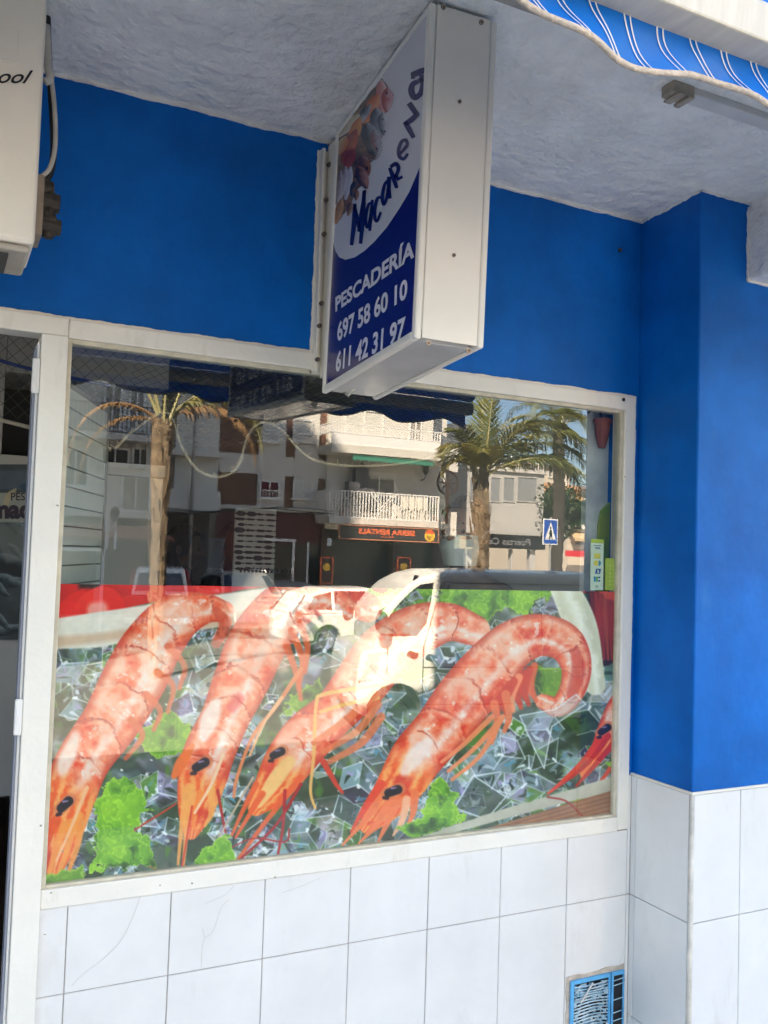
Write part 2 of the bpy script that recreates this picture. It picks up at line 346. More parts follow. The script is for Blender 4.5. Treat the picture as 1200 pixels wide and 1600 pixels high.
# slatted panel standing just inside the glass
d = Vector((.375, .927, 0)); o0 = Vector((.268, .06, 0))
pnl = thing('slatted_panel', 'white slatted panel standing inside the window at the left edge', 'panel', (o0.x, o0.y, 0))
Mx = Matrix.Translation(o0) @ Matrix.Rotation(math.atan2(d.y, d.x), 4, 'Z')
b = MB(); z = .85
while z < 2.0: b.box(0, .44, -.006, .006, z, z+.047, Mx); z += .05
b.build('slat', mat('slat_white', (.62, .62, .58), .5, .06), pnl, bevel=.002)
b = MB(); b.box(.44, .455, -.01, .01, .8, 2.02, Mx); b.box(0, .44, .008, .012, .85, 2.02, Mx); b.box(.02, .04, -.02, .0, 0, .85, Mx); b.box(.41, .43, -.02, .0, 0, .85, Mx)
b.build('panel_frame', mat('slat_back', (.25, .24, .22), .6), pnl)
# back wall furniture seen through the door: white frame with dark opening, banner, counter
Yi = 1.5
def tq(px, py): return at(px, py, Yi)
cab = thing('counter_unit', 'white counter unit with a dark upper opening, behind the doorway', 'cabinet', (-.3, Yi+.3, 0))
b = MB(); zc0 = tq(30, 1245).z; zA = tq(30, 712).z; zB = tq(30, 583).z; x1 = tq(66, 600).x+.5
b.box(-1.2, x1, Yi+.02, Yi+.6, max(.02, zc0), zA-.05)
cabm = mat('unit_white', (.46, .45, .42), .5, .05)
b.build('cabinet_body', cabm, cab, bevel=.004)
b = MB(); xl = tq(5, 650).x
b.box(-1.2, x1, Yi-.01, Yi+.6, zA-.049, zA); b.box(-1.2, xl, Yi, Yi+.6, zA+.001, zB+.6); b.box(xl+.001, x1, Yi, Yi+.6, zB, zB+.6); b.build('opening_frame', cabm, cab, bevel=.003)
b = MB(); b.box(xl+.001, x1, Yi+.4, Yi+.45, zA+.001, zB-.001); b.build('opening_shade', black_m, cab)  # black sheet stands in for the shade inside the opening

# ------------------------------------------------------------------ painting tools (printed pictures)
RS = np.random.RandomState(12)
def vnoise(h, w_, sx, sy=None, seed=0):
    sy = sy or sx; r = np.random.RandomState(seed); gx = int(w_/sx)+3; gy = int(h/sy)+3; g = r.rand(gy, gx)
    X = np.arange(w_)/sx; Y = np.arange(h)/sy; xi = X.astype(int); yi = Y.astype(int); fx = X-xi; fy = Y-yi
    fx = fx*fx*(3-2*fx); fy = (fy*fy*(3-2*fy))[:, None]
    a = g[yi][:, xi]*(1-fx)+g[yi][:, xi+1]*fx; c = g[yi+1][:, xi]*(1-fx)+g[yi+1][:, xi+1]*fx
    return a*(1-fy)+c*fy
def fbm(h, w_, s, seed=0, oct=4):
    t = 0; a = 1; n = 0
    for i in range(oct): t = t+a*vnoise(h, w_, max(1.5, s/2**i), seed=seed+i*7); n += a; a *= .55
    return t/n
class Canvas:
    def __init__(s, x0, y0, x1, y1, k=1.0):
        s.x0, s.y0, s.k = x0, y0, k; s.w = int((x1-x0)*k); s.h = int((y1-y0)*k)
        s.img = np.zeros((s.h, s.w, 3)); s.a = np.zeros((s.h, s.w))
        s.X, s.Y = np.meshgrid(x0+(np.arange(s.w)+.5)/k, y0+(np.arange(s.h)+.5)/k)
        s.n1 = fbm(s.h, s.w, 30*k, 1); s.n2 = fbm(s.h, s.w, 10*k, 5); s.n3 = fbm(s.h, s.w, 70*k, 9)
    def bb(s, x0, y0, x1, y1):
        i0 = max(0, int((x0-s.x0)*s.k)); i1 = min(s.w, int((x1-s.x0)*s.k)+2); j0 = max(0, int((y0-s.y0)*s.k)); j1 = min(s.h, int((y1-s.y0)*s.k)+2)
        return (slice(j0, max(j0, j1)), slice(i0, max(i0, i1)))
    def blend(s, sl_, col, m):
        s.img[sl_] = s.img[sl_]*(1-m[..., None])+np.asarray(col)*m[..., None]; s.a[sl_] = np.maximum(s.a[sl_], m)
    def poly(s, pts, col, alpha=1, frill=0, soft=1.0, fseed=0):
        P = np.array(pts, float); sl_ = s.bb(P[:, 0].min()-frill-2, P[:, 1].min()-frill-2, P[:, 0].max()+frill+2, P[:, 1].max()+frill+2)
        X = s.X[sl_]; Y = s.Y[sl_]
        if X.size == 0: return
        if frill:
            n1 = np.roll(s.n2, fseed*37, 1)[sl_]-.5; n2 = np.roll(s.n2, 53+fseed*11, 0)[sl_]-.5; n4 = np.roll(s.n1, 31, 0)[sl_]-.5; X = X+(n1+n4)*frill*2.4; Y = Y+(n2-n4)*frill*2.4
        ins = np.zeros(X.shape, bool); dm = np.full(X.shape, 1e9); n = len(P)
        for i in range(n):
            a, c = P[i], P[(i+1) % n]
            cond = ((a[1] > Y) != (c[1] > Y)); xi = (c[0]-a[0])*(Y-a[1])/((c[1]-a[1]) or 1e-9)+a[0]; ins ^= cond & (X < xi)
            d = c-a; L2 = (d@d) or 1e-9; t = np.clip(((X-a[0])*d[0]+(Y-a[1])*d[1])/L2, 0, 1); dm = np.minimum(dm, np.hypot(X-a[0]-t*d[0], Y-a[1]-t*d[1]))
        sd = np.where(ins, dm, -dm); m = np.clip(sd/soft+.5, 0, 1)*alpha
        if callable(col): col = col(X, Y, sd, sl_)
        s.blend(sl_, col, m)
    def stroke(s, pts, col, alpha=1, soft=1.0, n=10, segs=None):
        """pts: (x, y, radius); col may be a function of (t along, v across -1..1)"""
        P = np.array(smooth_path(pts, n) if len(pts) > 2 else [np.array(pts[0])+(np.array(pts[1])-np.array(pts[0]))*k/12. for k in range(13)], float)
        R = P[:, 2].max()+3; sl_ = s.bb(P[:, 0].min()-R, P[:, 1].min()-R, P[:, 0].max()+R, P[:, 1].max()+R)
        X = s.X[sl_]; Y = s.Y[sl_]
        if X.size == 0: return
        best = np.full(X.shape, 1e18); T = np.zeros(X.shape); V = np.zeros(X.shape); RR = np.ones(X.shape)
        N = len(P)-1
        for i in range(N):
            a, c = P[i, :2], P[i+1, :2]; d = c-a; L2 = (d@d) or 1e-9; L = math.sqrt(L2)
            t = np.clip(((X-a[0])*d[0]+(Y-a[1])*d[1])/L2, 0, 1); ex = X-a[0]-t*d[0]; ey = Y-a[1]-t*d[1]; dd = ex*ex+ey*ey
            r = P[i, 2]+(P[i+1, 2]-P[i, 2])*t; q = dd/(r*r+1e-6); k = q < best
            best[k] = q[k]; T[k] = ((i+t)/N)[k]; RR[k] = r[k]; V[k] = ((d[0]*(Y-a[1])-d[1]*(X-a[0]))/L/(r+1e-6))[k]
        sd = (1-np.sqrt(best))*RR; m = np.clip(sd/soft+.5, 0, 1)*alpha
        if callable(col): col = col(T, np.clip(V, -1.2, 1.2), sl_)
        s.blend(sl_, col, m)
def L3(a, c, t): return np.asarray(a)*(1-t[..., None])+np.asarray(c)*t[..., None]
# ------------------------------------------------------------------ the prawn picture, painted in the poster's own units
def c8(*a): return np.array(a)/255.
def paint_poster():
    cv = Canvas(58, 905, 985, 1400, 1.0)
    rr = random.Random(8); H, Wd = cv.h, cv.w
    # ---- ice: dim green-grey ground, then many refracting cubes
    g = cv.n3[..., None]
    cv.img[:] = c8(52, 74, 44)*(1-g)+c8(140, 152, 146)*g; cv.a[:] = 1
    pal = [c8(156, 170, 178), c8(214, 220, 226), c8(238, 241, 244), c8(196, 206, 222), c8(70, 104, 44), c8(40, 58, 34), c8(120, 112, 138), c8(92, 134, 58), c8(96, 118, 130), c8(176, 196, 206), c8(34, 46, 36), c8(142, 124, 116), c8(80, 96, 90)]
    def cube(cx, cy, r, a=.6):
        an = rr.uniform(0, 6.28); pts = []
        for k in range(4):
            q = an+k*1.57+rr.uniform(-.35, .35); pts.append((cx+math.cos(q)*r*rr.uniform(.7, 1.1), cy+math.sin(q)*r*rr.uniform(.55, .9)))
        c = rr.choice(pal); cv.poly(pts, c, a*rr.uniform(.5, 1), soft=2)
        ins = [((x*.55+cx*.45)+rr.uniform(-3, 3), (y*.55+cy*.45)+rr.uniform(-3, 3)) for x, y in pts]
        cv.poly(ins, rr.choice(pal), a*rr.uniform(.4, .9), soft=3)
        for k in range(4):
            p, q = pts[k], pts[(k+1) % 4]
            if rr.random() < .75: cv.stroke([(p[0], p[1], rr.uniform(.5, 1.6)), ((p[0]+q[0])/2+rr.uniform(-4, 4), (p[1]+q[1])/2+rr.uniform(-4, 4), rr.uniform(.5, 2)), (q[0], q[1], .5)], rr.choice([c8(235, 240, 245), c8(200, 212, 225), c8(180, 175, 200), c8(30, 38, 30)]), rr.uniform(.4, .9), n=4)
            if rr.random() < .5: cv.stroke([(p[0], p[1], 1), (ins[k][0], ins[k][1], .6)], c8(225, 230, 238), .5)
    for i in range(420): cube(rr.uniform(60, 985), rr.uniform(960, 1400), rr.uniform(12, 46), .75)
    for (x, y, r) in ((110, 1020, 42), (100, 1080, 40), (128, 1010, 35), (240, 1250, 40), (480, 1290, 50), (450, 1330, 45), (850, 1130, 48), (850, 1190, 40), (770, 1230, 44), (700, 1210, 38), (905, 1090, 40), (280, 1300, 38), (560, 1240, 38), (320, 1010, 30), (310, 1080, 36), (620, 1180, 30)):
        cube(x, y, r, .85); cube(x, y, r*.7, .8)
    # swirling refraction: warp the ice layer
    wx = (fbm(H, Wd, 40, 21, 2)-.5)*62+(fbm(H, Wd, 14, 31, 1)-.5)*9; wy = (fbm(H, Wd, 34, 41, 2)-.5)*46+(fbm(H, Wd, 13, 51, 1)-.5)*8
    jj, ii = np.mgrid[0:H, 0:Wd]; cv.img = cv.img[np.clip((jj+wy).astype(int), 0, H-1), np.clip((ii+wx).astype(int), 0, Wd-1)]
    # glassy melt, then clear cubes with three lit faces each
    q1 = fbm(H, Wd, 46, 61, 3); q2 = fbm(H, Wd, 30, 71, 3)
    sm = cv.img.copy()
    for k in (1, 2, 3): sm = (sm+np.roll(sm, k, 0)+np.roll(sm, -k, 0)+np.roll(sm, k, 1)+np.roll(sm, -k, 1))/5
    cv.img = sm; cv.img = L3(cv.img, c8(44, 72, 28), np.clip((q1-.52)*6, 0, 1)*.75); cv.img = L3(cv.img, c8(104, 150, 52), np.clip((np.roll(q2, 200, 1)-.62)*8, 0, 1)*.7)
    def icecube(cx, cy, r):
        an = rr.uniform(0, 1.05); sq = rr.uniform(.7, 1.0); hx = [(cx+r*math.cos(an+k*1.047)*rr.uniform(.85, 1.1), cy+r*sq*math.sin(an+k*1.047)*rr.uniform(.85, 1.1)) for k in range(6)]
        c0 = (cx+rr.uniform(-.18, .18)*r, cy+rr.uniform(-.18, .18)*r); lit = [c8(226, 232, 240), c8(40, 62, 34), c8(104, 150, 56), c8(150, 166, 182), c8(92, 112, 108), c8(186, 172, 214), c8(78, 66, 96), c8(52, 76, 42), c8(176, 198, 214), c8(214, 206, 200)]
        for f_ in range(3):
            q = [hx[2*f_], hx[2*f_+1], hx[(2*f_+2) % 6], c0]; ca, cb_ = rr.choice(lit), rr.choice(lit); ph = rr.uniform(0, 6)
            cv.poly(q, lambda X, Y, sd, s_: L3(ca, cb_, np.clip(.5+.75*np.sin((X-cx)/r*2.2+(Y-cy)/r*1.5+ph+(cv.n1[s_]-.5)*6), 0, 1)), rr.uniform(.35, .8), soft=1.5)
            for k in range(3):      # bent bright and dark streaks inside a face
                a_, b_ = rr.uniform(.1, .9), rr.uniform(.1, .9); mx_, my_ = q[0][0]*(1-a_)+q[2][0]*a_, q[0][1]*(1-a_)+q[2][1]*a_; nx_, ny_ = q[1][0]*(1-b_)+q[3][0]*b_, q[1][1]*(1-b_)+q[3][1]*b_
                cv.stroke([(mx_, my_, .5), ((mx_+nx_)/2+rr.uniform(-5, 5), (my_+ny_)/2+rr.uniform(-5, 5), rr.uniform(1.2, 3.4)), (nx_, ny_, .5)], rr.choice([c8(246, 249, 252), c8(230, 236, 246), c8(34, 52, 30), c8(60, 74, 78), c8(190, 180, 216), c8(120, 170, 190)]), rr.uniform(.5, .9), soft=1.4, n=4)
        for k in range(6):
            if rr.random() < .8: cv.stroke([(*hx[k], rr.uniform(.6, 1.3)), (*hx[(k+1) % 6], rr.uniform(.5, 1.3))], c8(232, 238, 246), rr.uniform(.25, .8))
        for k in (0, 2, 4): cv.stroke([(*hx[k], .6), (*c0, rr.uniform(.8, 1.8))], c8(236, 240, 248), rr.uniform(.5, .9))
        cv.stroke([(c0[0]+rr.uniform(-6, 6), c0[1]+rr.uniform(-6, 6), rr.uniform(1.5, 3.5)), (c0[0]+rr.uniform(-3, 3), c0[1]+rr.uniform(-3, 3), 1.5)], c8(253, 254, 255), .9)
    for i in range(150): icecube(rr.uniform(60, 985), rr.uniform(985, 1395), rr.uniform(16, 34))
    for (x, y) in ((100, 1030), (118, 1095), (250, 1235), (262, 1300), (480, 1300), (520, 1270), (455, 1345), (330, 1030), (345, 1085), (300, 1110), (700, 1235), (745, 1205), (790, 1180), (850, 1140), (870, 1190), (820, 1230), (915, 1110), (560, 1225), (590, 1165), (640, 1290), (480, 1115), (930, 1060), (215, 1290), (655, 1155), (535, 1315)): icecube(x, y, rr.uniform(30, 44))
    for i in range(60):
        x, y = rr.uniform(60, 985), rr.uniform(980, 1390); L = rr.uniform(8, 34); an = rr.uniform(0, 6.28)
        cv.stroke([(x, y, .4), (x+L*math.cos(an)*.5+rr.uniform(-6, 6), y+L*math.sin(an)*.5+rr.uniform(-6, 6), rr.uniform(.8, 3.2)), (x+L*math.cos(an), y+L*math.sin(an), .4)], rr.choice([c8(240, 244, 248), c8(215, 222, 235), c8(190, 205, 230), c8(38, 58, 30), c8(120, 160, 70)]), rr.uniform(.5, .95), n=5)
    for i in range(90): cv.stroke([(x := rr.uniform(60, 985), y := rr.uniform(980, 1390), rr.uniform(.8, 2)), (x+2, y+1, 1)], c8(250, 252, 255), .9)
    leaf = [c8(164, 206, 66), c8(214, 236, 120), c8(112, 164, 46)]
    def lettuce(pts, frill=9, dark=0, seed=0, a=1):
        def col(X, Y, sd, sl_):
            n = np.roll(cv.n2, seed*41, 1)[sl_]; n1 = cv.n1[sl_]; rid = 1-np.abs(np.sin((n1*6+n*1.2+X*.05+Y*.012)*2.6)); t = np.clip(rid*1.5-.6, 0, 1)
            c = L3(leaf[2], leaf[0], np.clip(n1*2.6-.8, 0, 1)); c = L3(c, leaf[1]*1.02, t*.55); c = L3(c, c8(40, 70, 22), np.clip((.42-n1)*3.2, 0, .75)+dark)
            return L3(c, leaf[1]*1.05, np.clip(1-sd/4, 0, 1)*.55)
        cv.poly(pts, col, a, frill=frill, soft=1.4, fseed=seed)
    # ---- background, top: red tomatoes, white dish rim, greens
    cv.poly([(58, 900), (985, 900), (985, 925), (560, 930), (420, 916), (240, 940), (85, 975), (58, 985)], c8(206, 22, 24), 1)
    cv.poly([(120, 905), (165, 905), (150, 922), (125, 918)], c8(46, 30, 18), .9, frill=2, soft=5)
    cv.stroke([(118, 955, 26), (128, 950, 27)], lambda T, V, s_: L3(c8(225, 32, 22), c8(236, 70, 48), np.clip(V*.5+.3, 0, 1)), 1, soft=3)
    cv.stroke([(150, 955, 33), (160, 950, 34)], lambda T, V, s_: L3(c8(222, 30, 22), c8(240, 80, 60), np.clip(-V*.6+.2, 0, 1)), 1, soft=2)
    cv.stroke([(148, 953, 13), (158, 950, 11)], c8(250, 215, 205), .75, soft=9)
    cv.poly([(290, 905), (330, 905), (395, 940), (330, 948)], c8(244, 90, 76), .6, soft=8)
    rim = lambda X, Y, sd, s_: L3(c8(232, 224, 212), c8(246, 242, 235), cv.n3[s_])
    cv.poly([(58, 982), (85, 966), (240, 943), (430, 916), (560, 912), (560, 950), (300, 985), (150, 1012), (58, 1015)], rim, 1, soft=3)
    cv.poly([(58, 996), (150, 990), (300, 968), (480, 940), (480, 962), (300, 985), (58, 1015)], c8(214, 184, 158), .7, soft=8)
    lettuce([(480, 925), (560, 925), (640, 915), (640, 975), (560, 968), (500, 955)], 8, seed=3)
    lettuce([(700, 905), (860, 905), (860, 945), (835, 960), (790, 950), (740, 985), (700, 990), (640, 960)], 9, seed=1)
    lettuce([(636, 905), (705, 905), (700, 985), (650, 985)], 8, .12, seed=4)
    for i in range(26): cube(rr.uniform(838, 890), rr.uniform(940, 985), rr.uniform(8, 20), .8)
    for i in range(20): cube(rr.uniform(560, 690), rr.uniform(925, 970), rr.uniform(8, 20), .5)
    cv.poly([(912, 905), (985, 905), (985, 1030), (940, 1040), (925, 960)], c8(64, 26, 20), 1, frill=3, soft=3)
    for i in range(9): cv.stroke([(920+i*8, 905, 2.5), (928+i*6, 960, 3.5), (932+i*6, 1030, 2)], rr.choice([c8(206, 82, 50), c8(150, 48, 34), c8(226, 122, 80)]), .75, soft=2)
    cv.poly([(915, 905), (985, 905), (985, 960), (950, 935)], c8(226, 112, 76), .85, frill=3, soft=4)
    cv.stroke([(880, 915, 22), (908, 980, 25), (930, 1070, 16)], lambda T, V, s_: L3(c8(222, 222, 200), c8(248, 248, 238), np.clip(.6+.4*np.sin(V*5+cv.n2[s_]*4), 0, 1)), 1, soft=2)
    lettuce([(520, 1085), (560, 1070), (575, 1100), (540, 1120)], 7, .3, seed=5); lettuce([(440, 1100), (500, 1060), (520, 1090), (470, 1120)], 8, .2, seed=6)
    lettuce([(210, 1150), (262, 1110), (300, 1130), (292, 1175), (240, 1185)], 7, .1, seed=7); lettuce([(830, 1040), (890, 1045), (885, 1090), (838, 1082)], 6, .25, seed=8)
    lettuce([(180, 960+120), (150, 1090), (130, 1120), (160, 1130)], 6, .2, seed=9)
    # ---- red tail shapes behind
    def flesh(seed, pale=0., red=0., head=.74, nseg=7, headdir=1):
        def col(T, V, s_):
            n = np.roll(cv.n2, seed*29, 1)[s_]; n1 = np.roll(cv.n1, seed*17, 0)[s_]; n3 = cv.n3[s_]
            u = np.clip(n1*.62+n*.28+n3*.32-.10+(n-.5)*.12, 0, 1)
            c = L3(c8(230, 88, 46), c8(251, 190, 164), np.clip((u-.36)*3.0+pale+.26, 0, 1))
            c = L3(c, c8(252, 226, 214), np.clip((u-.56)*4+pale*.8, 0, 1)*.85)
            c = L3(c, c8(214, 58, 40), np.clip((.36-u)*3.4+red, 0, .75))
            hl = np.exp(-((V+.28)/.2)**2)*(T < head+.08)*.55; c = L3(c, c8(253, 240, 234), np.clip(hl*(.5+n)*1.35, 0, 1)); c = L3(c, c8(255, 250, 246), np.clip((np.roll(cv.n2, seed*53, 0)[s_]-.66)*9, 0, .7)*(np.abs(V) < .6))
            ed = np.clip(np.abs(V)-.68, 0, 1)*2.4; c = L3(c, c8(196, 62, 34), np.clip(ed, 0, .8))
            ph = T/head*nseg+.42*(1-V*V)+(n1-.5)*.5; fr_ = ph-np.floor(ph); lin = np.exp(-((fr_-.03)/.045)**2)*(T < head*.97); c = L3(c, c8(176, 46, 30), np.clip(lin*.55*(.25+np.clip(np.roll(cv.n1, 90, 1)[s_]*3-1, 0, 1)), 0, 1))
            c = L3(c, c8(255, 214, 190), np.clip(np.exp(-((fr_-.12)/.05)**2)*(T < head)*.5, 0, 1))
            hd = np.clip((T-head)*14, 0, 1); st = .5+.5*np.sin(V*15+n*5+T*8); hc = L3(c8(236, 116, 48), c8(252, 190, 122), st); hc = L3(hc, c8(214, 66, 38), np.clip((.42-n1)*4, 0, .7))
            hc = L3(hc, c8(255, 232, 214), np.exp(-((V+.25)/.22)**2)*np.clip(1-(T-head)*9, 0, 1)); return L3(c, hc, hd*.92)
        return col
    def whisk(pts, col=c8(196, 50, 34), r=1.3, a=.95): cv.stroke([(x, y, r*(1.2-.6*i/len(pts))) for i, (x, y) in enumerate(pts)], col, a, n=7)
    def eye(x, y, s=1, an=-.5):
        c_, s_ = math.cos(an), math.sin(an)
        cv.stroke([(x-10*s*c_, y-10*s*s_, 8*s), (x+10*s*c_, y+10*s*s_, 9*s)], c8(222, 150, 110), .8, soft=3)
        cv.stroke([(x-7*s*c_, y-7*s*s_, 6*s), (x+7*s*c_, y+7*s*s_, 6.6*s)], lambda T, V, sl_: L3(c8(30, 10, 22), c8(70, 44, 74), np.clip(-V-.1, 0, 1)), 1, soft=1.2)
        cv.stroke([(x-2*s, y-4*s, 1.6*s), (x+4*s, y-5*s, 1.1*s)], c8(170, 160, 190), .9); cv.stroke([(x-14*s*c_, y-14*s*s_+5, 2.4*s), (x-9*s*c_, y-9*s*s_+7, 3*s)], c8(60, 20, 18), .9)
    # prawn B's tail and shell behind, prawn A
    cv.stroke([(575, 950, 22), (540, 938, 26), (495, 932, 30), (455, 950, 34)], flesh(3, -.15, .2, 2, 5), 1, soft=1.5)
    cv.stroke([(350, 955, 16), (318, 951, 24), (275, 965, 38), (238, 1008, 46), (210, 1060, 50), (172, 1128, 45), (132, 1185, 42), (108, 1240, 42), (94, 1300, 34), (84, 1350, 18)], flesh(1, .10, -.05, .70, 7), 1, soft=1.5)
    cv.stroke([(338, 955, 7), (352, 975, 10), (338, 1005, 8)], c8(214, 96, 64), .8, soft=4)
    for q in ([(262, 1010), (288, 1040), (280, 1075)], [(245, 1050), (270, 1072), (262, 1112)], [(228, 1085), (250, 1110), (240, 1140)], [(205, 1125), (222, 1150), (196, 1185)]): cv.stroke([(x, y, 6-1.3*i) for i, (x, y) in enumerate(q)], c8(228, 128, 88), .85, soft=2)
    cv.stroke([(118, 1150, 9), (104, 1185, 13), (96, 1205, 7)], c8(252, 244, 240), .75, soft=8); cv.stroke([(150, 1100, 6), (165, 1075, 9), (190, 1030, 7)], c8(253, 226, 210), .5, soft=7)
    for q in ([(100, 1290), (86, 1330), (76, 1368)], [(112, 1285), (104, 1330), (92, 1362)], [(124, 1275), (122, 1315), (108, 1358)], [(88, 1280), (76, 1310), (70, 1340)]): cv.stroke([(x, y, 7-1.8*i) for i, (x, y) in enumerate(q)], rr.choice([c8(240, 140, 58), c8(250, 176, 98), c8(232, 112, 46)]), .9, soft=2)
    whisk([(136, 1230), (112, 1290), (88, 1345)], c8(252, 206, 168), 2.4); eye(101, 1257, 1.15, -.75)
    cv.stroke([(72, 1180, 4), (66, 1215, 7), (72, 1240, 3)], c8(236, 128, 50), .9, soft=2)
    # prawn B
    cv.stroke([(545, 955, 18), (500, 930, 28), (450, 945, 40), (405, 1000, 46), (378, 1060, 44), (352, 1120, 38), (327, 1175, 40), (316, 1215, 38), (306, 1262, 28), (298, 1300, 12)], flesh(2, .06, .0, .72, 8), 1, soft=1.5)
    cv.stroke([(385, 1040, 15), (410, 1010, 22), (440, 1035, 16)], c8(240, 196, 178), .55, soft=9)
    cv.stroke([(318, 1150, 9), (328, 1122, 15), (338, 1098, 8)], c8(252, 242, 238), .85, soft=7); cv.stroke([(362, 1105, 8), (372, 1092, 9)], c8(222, 62, 66), .55, soft=7)
    for q in ([(448, 1010), (462, 1050), (470, 1092)], [(455, 985), (472, 1030), (466, 1075)], [(470, 975), (480, 1010), (476, 1050)]): cv.stroke([(x, y, 6-1.2*i) for i, (x, y) in enumerate(q)], c8(232, 126, 78), .9, soft=2)
    whisk([(470, 1045), (430, 1105), (395, 1150), (370, 1215), (365, 1245)], c8(238, 158, 112), 3); whisk([(440, 1090), (412, 1130), (390, 1180)], c8(250, 200, 160), 2.4)
    cv.stroke([(300, 1165, 4), (284, 1190, 9), (272, 1212, 5)], c8(240, 140, 66), .95, soft=2)
    for q in ([(312, 1240), (300, 1275), (306, 1300)], [(330, 1235), (330, 1270), (320, 1290)], [(296, 1230), (286, 1270), (278, 1350)], [(300, 1240), (292, 1290), (286, 1355)]): cv.stroke([(x, y, 7-2.4*i) for i, (x, y) in enumerate(q)], rr.choice([c8(246, 160, 86), c8(250, 190, 120), c8(236, 116, 56)]), .9, soft=2)
    whisk([(348, 1180), (330, 1225), (304, 1270)], c8(253, 224, 196), 2.4); eye(313, 1195, 1.15, -.55)
    whisk([(340, 1235), (348, 1280), (352, 1300)], c8(190, 50, 40), 2); whisk([(275, 1255), (190, 1318), (250, 1360), (290, 1358)], c8(198, 82, 60), 1.3)
    whisk([(300, 1260), (290, 1320), (284, 1355)], c8(222, 92, 60), 1.6)
    # prawn C
    cv.stroke([(742, 985, 24), (700, 972, 30), (650, 985, 40), (600, 1020, 44), (562, 1068, 42), (525, 1110, 36), (482, 1150, 40), (452, 1188, 38), (424, 1232, 28), (400, 1262, 13)], flesh(5, .12, .0, .74, 7), 1, soft=1.5)
    for q in ([(600, 1070), (560, 1075), (505, 1085), (494, 1100), (490, 1180), (485, 1235), (492, 1262)], [(590, 1090), (540, 1100), (500, 1112)]): whisk(q, c8(250, 206, 140), 3)
    for q in ([(590, 1100), (560, 1140), (505, 1175)], [(595, 1120), (565, 1160), (515, 1190)], [(585, 1085), (540, 1125), (490, 1160)]): cv.stroke([(x, y, 7-1.2*i) for i, (x, y) in enumerate(q)], c8(238, 150, 108), .85, soft=2)
    cv.stroke([(452, 1190, 9), (430, 1218, 12), (405, 1255, 7)], c8(252, 214, 158), .95, soft=3)
    cv.stroke([(440, 1160, 10), (455, 1140, 12), (475, 1128, 8)], c8(250, 206, 190), .7, soft=6)
    for q in ([(400, 1225), (380, 1265), (362, 1305)], [(410, 1240), (388, 1275), (368, 1308)], [(470, 1215), (410, 1290), (372, 1342)], [(505, 1190), (525, 1225), (535, 1238)]): cv.stroke([(x, y, 5-1.4*i) for i, (x, y) in enumerate(q)], rr.choice([c8(222, 82, 44), c8(236, 122, 62)]), .95, soft=2)
    whisk([(445, 1235), (442, 1290), (434, 1335)], c8(192, 40, 38), 2.2); whisk([(470, 1225), (430, 1290), (372, 1345)], c8(186, 34, 36), 2.2); whisk([(452, 1295), (445, 1315), (395, 1310), (350, 1330)], c8(186, 50, 46), 1.2)
    eye(433, 1177, 1.0, -.5); whisk([(395, 1215), (352, 1290), (318, 1352)], c8(214, 196, 176), 1.6)
    # prawn D, curled
    cv.stroke([(848, 1096, 12), (872, 1104, 16), (893, 1080, 20), (900, 1040, 24), (882, 1004, 30), (842, 992, 33), (800, 1008, 38), (760, 1050, 44), (722, 1095, 45), (688, 1140, 42), (652, 1182, 41), (630, 1218, 37), (604, 1254, 28), (574, 1290, 13)], flesh(6, .16, .06, .75, 10), 1, soft=1.5)
    cv.stroke([(893, 1085, 9), (903, 1050, 11), (900, 1020, 8)], c8(200, 50, 32), .55, soft=5)
    for k in range(6): cv.stroke([(835-k*8, 1040+k*6, 6), (828-k*10, 1070+k*6, 7), (838-k*12, 1096+k*5, 3)], rr.choice([c8(236, 128, 92), c8(216, 84, 60), c8(248, 176, 140)]), .9, soft=2)
    for q in ([(790, 1085), (795, 1120), (788, 1142)], [(772, 1100), (776, 1130), (768, 1160)]): cv.stroke([(x, y, 7-1.8*i) for i, (x, y) in enumerate(q)], c8(238, 150, 110), .9, soft=2)
    for q in ([(778, 1130), (740, 1170), (700, 1205)], [(768, 1120), (722, 1165), (690, 1190)], [(785, 1120), (750, 1180), (706, 1218)]): cv.stroke([(x, y, 4.5-.9*i) for i, (x, y) in enumerate(q)], c8(242, 166, 126), .95, soft=1.5)
    cv.stroke([(632, 1205, 8), (648, 1182, 13), (668, 1160, 9)], c8(252, 242, 240), .8, soft=7); cv.stroke([(690, 1100, 8), (720, 1070, 12), (760, 1030, 7)], c8(252, 214, 200), .5, soft=9)
    for (x0_, y0_), (x1_, y1_), (x2_, y2_) in (((600, 1235), (575, 1275), (535, 1320)), ((610, 1245), (590, 1285), (560, 1318)), ((622, 1250), (605, 1285), (590, 1316)), ((636, 1250), (628, 1282), (614, 1305)), ((595, 1225), (570, 1262), (548, 1300)), ((648, 1240), (645, 1270), (635, 1292))):
        cv.stroke([(x0_, y0_, 7), (x1_, y1_, 5), (x2_, y2_, 1.5)], rr.choice([c8(232, 92, 48), c8(244, 150, 100), c8(222, 70, 40), c8(250, 200, 170)]), .95, soft=1.5)
    eye(614, 1236, 1.1, -.35)
    # prawn E at the right edge
    cv.stroke([(990, 1075, 22), (968, 1110, 22), (950, 1145, 18), (932, 1180, 12), (912, 1210, 6)], flesh(9, .05, .05, .5, 3), 1, soft=1.5)
    for q in ([(950, 1150), (915, 1195), (862, 1236)], [(960, 1160), (925, 1200), (900, 1228)], [(972, 1165), (950, 1205), (930, 1230)], [(980, 1165), (968, 1200), (950, 1222)], [(940, 1150), (905, 1195), (856, 1240)]): cv.stroke([(x, y, 5-1.6*i) for i, (x, y) in enumerate(q)], rr.choice([c8(226, 84, 44), c8(244, 150, 100), c8(206, 60, 40)]), .95, soft=1.5)
    eye(944, 1140, .9, -.6)
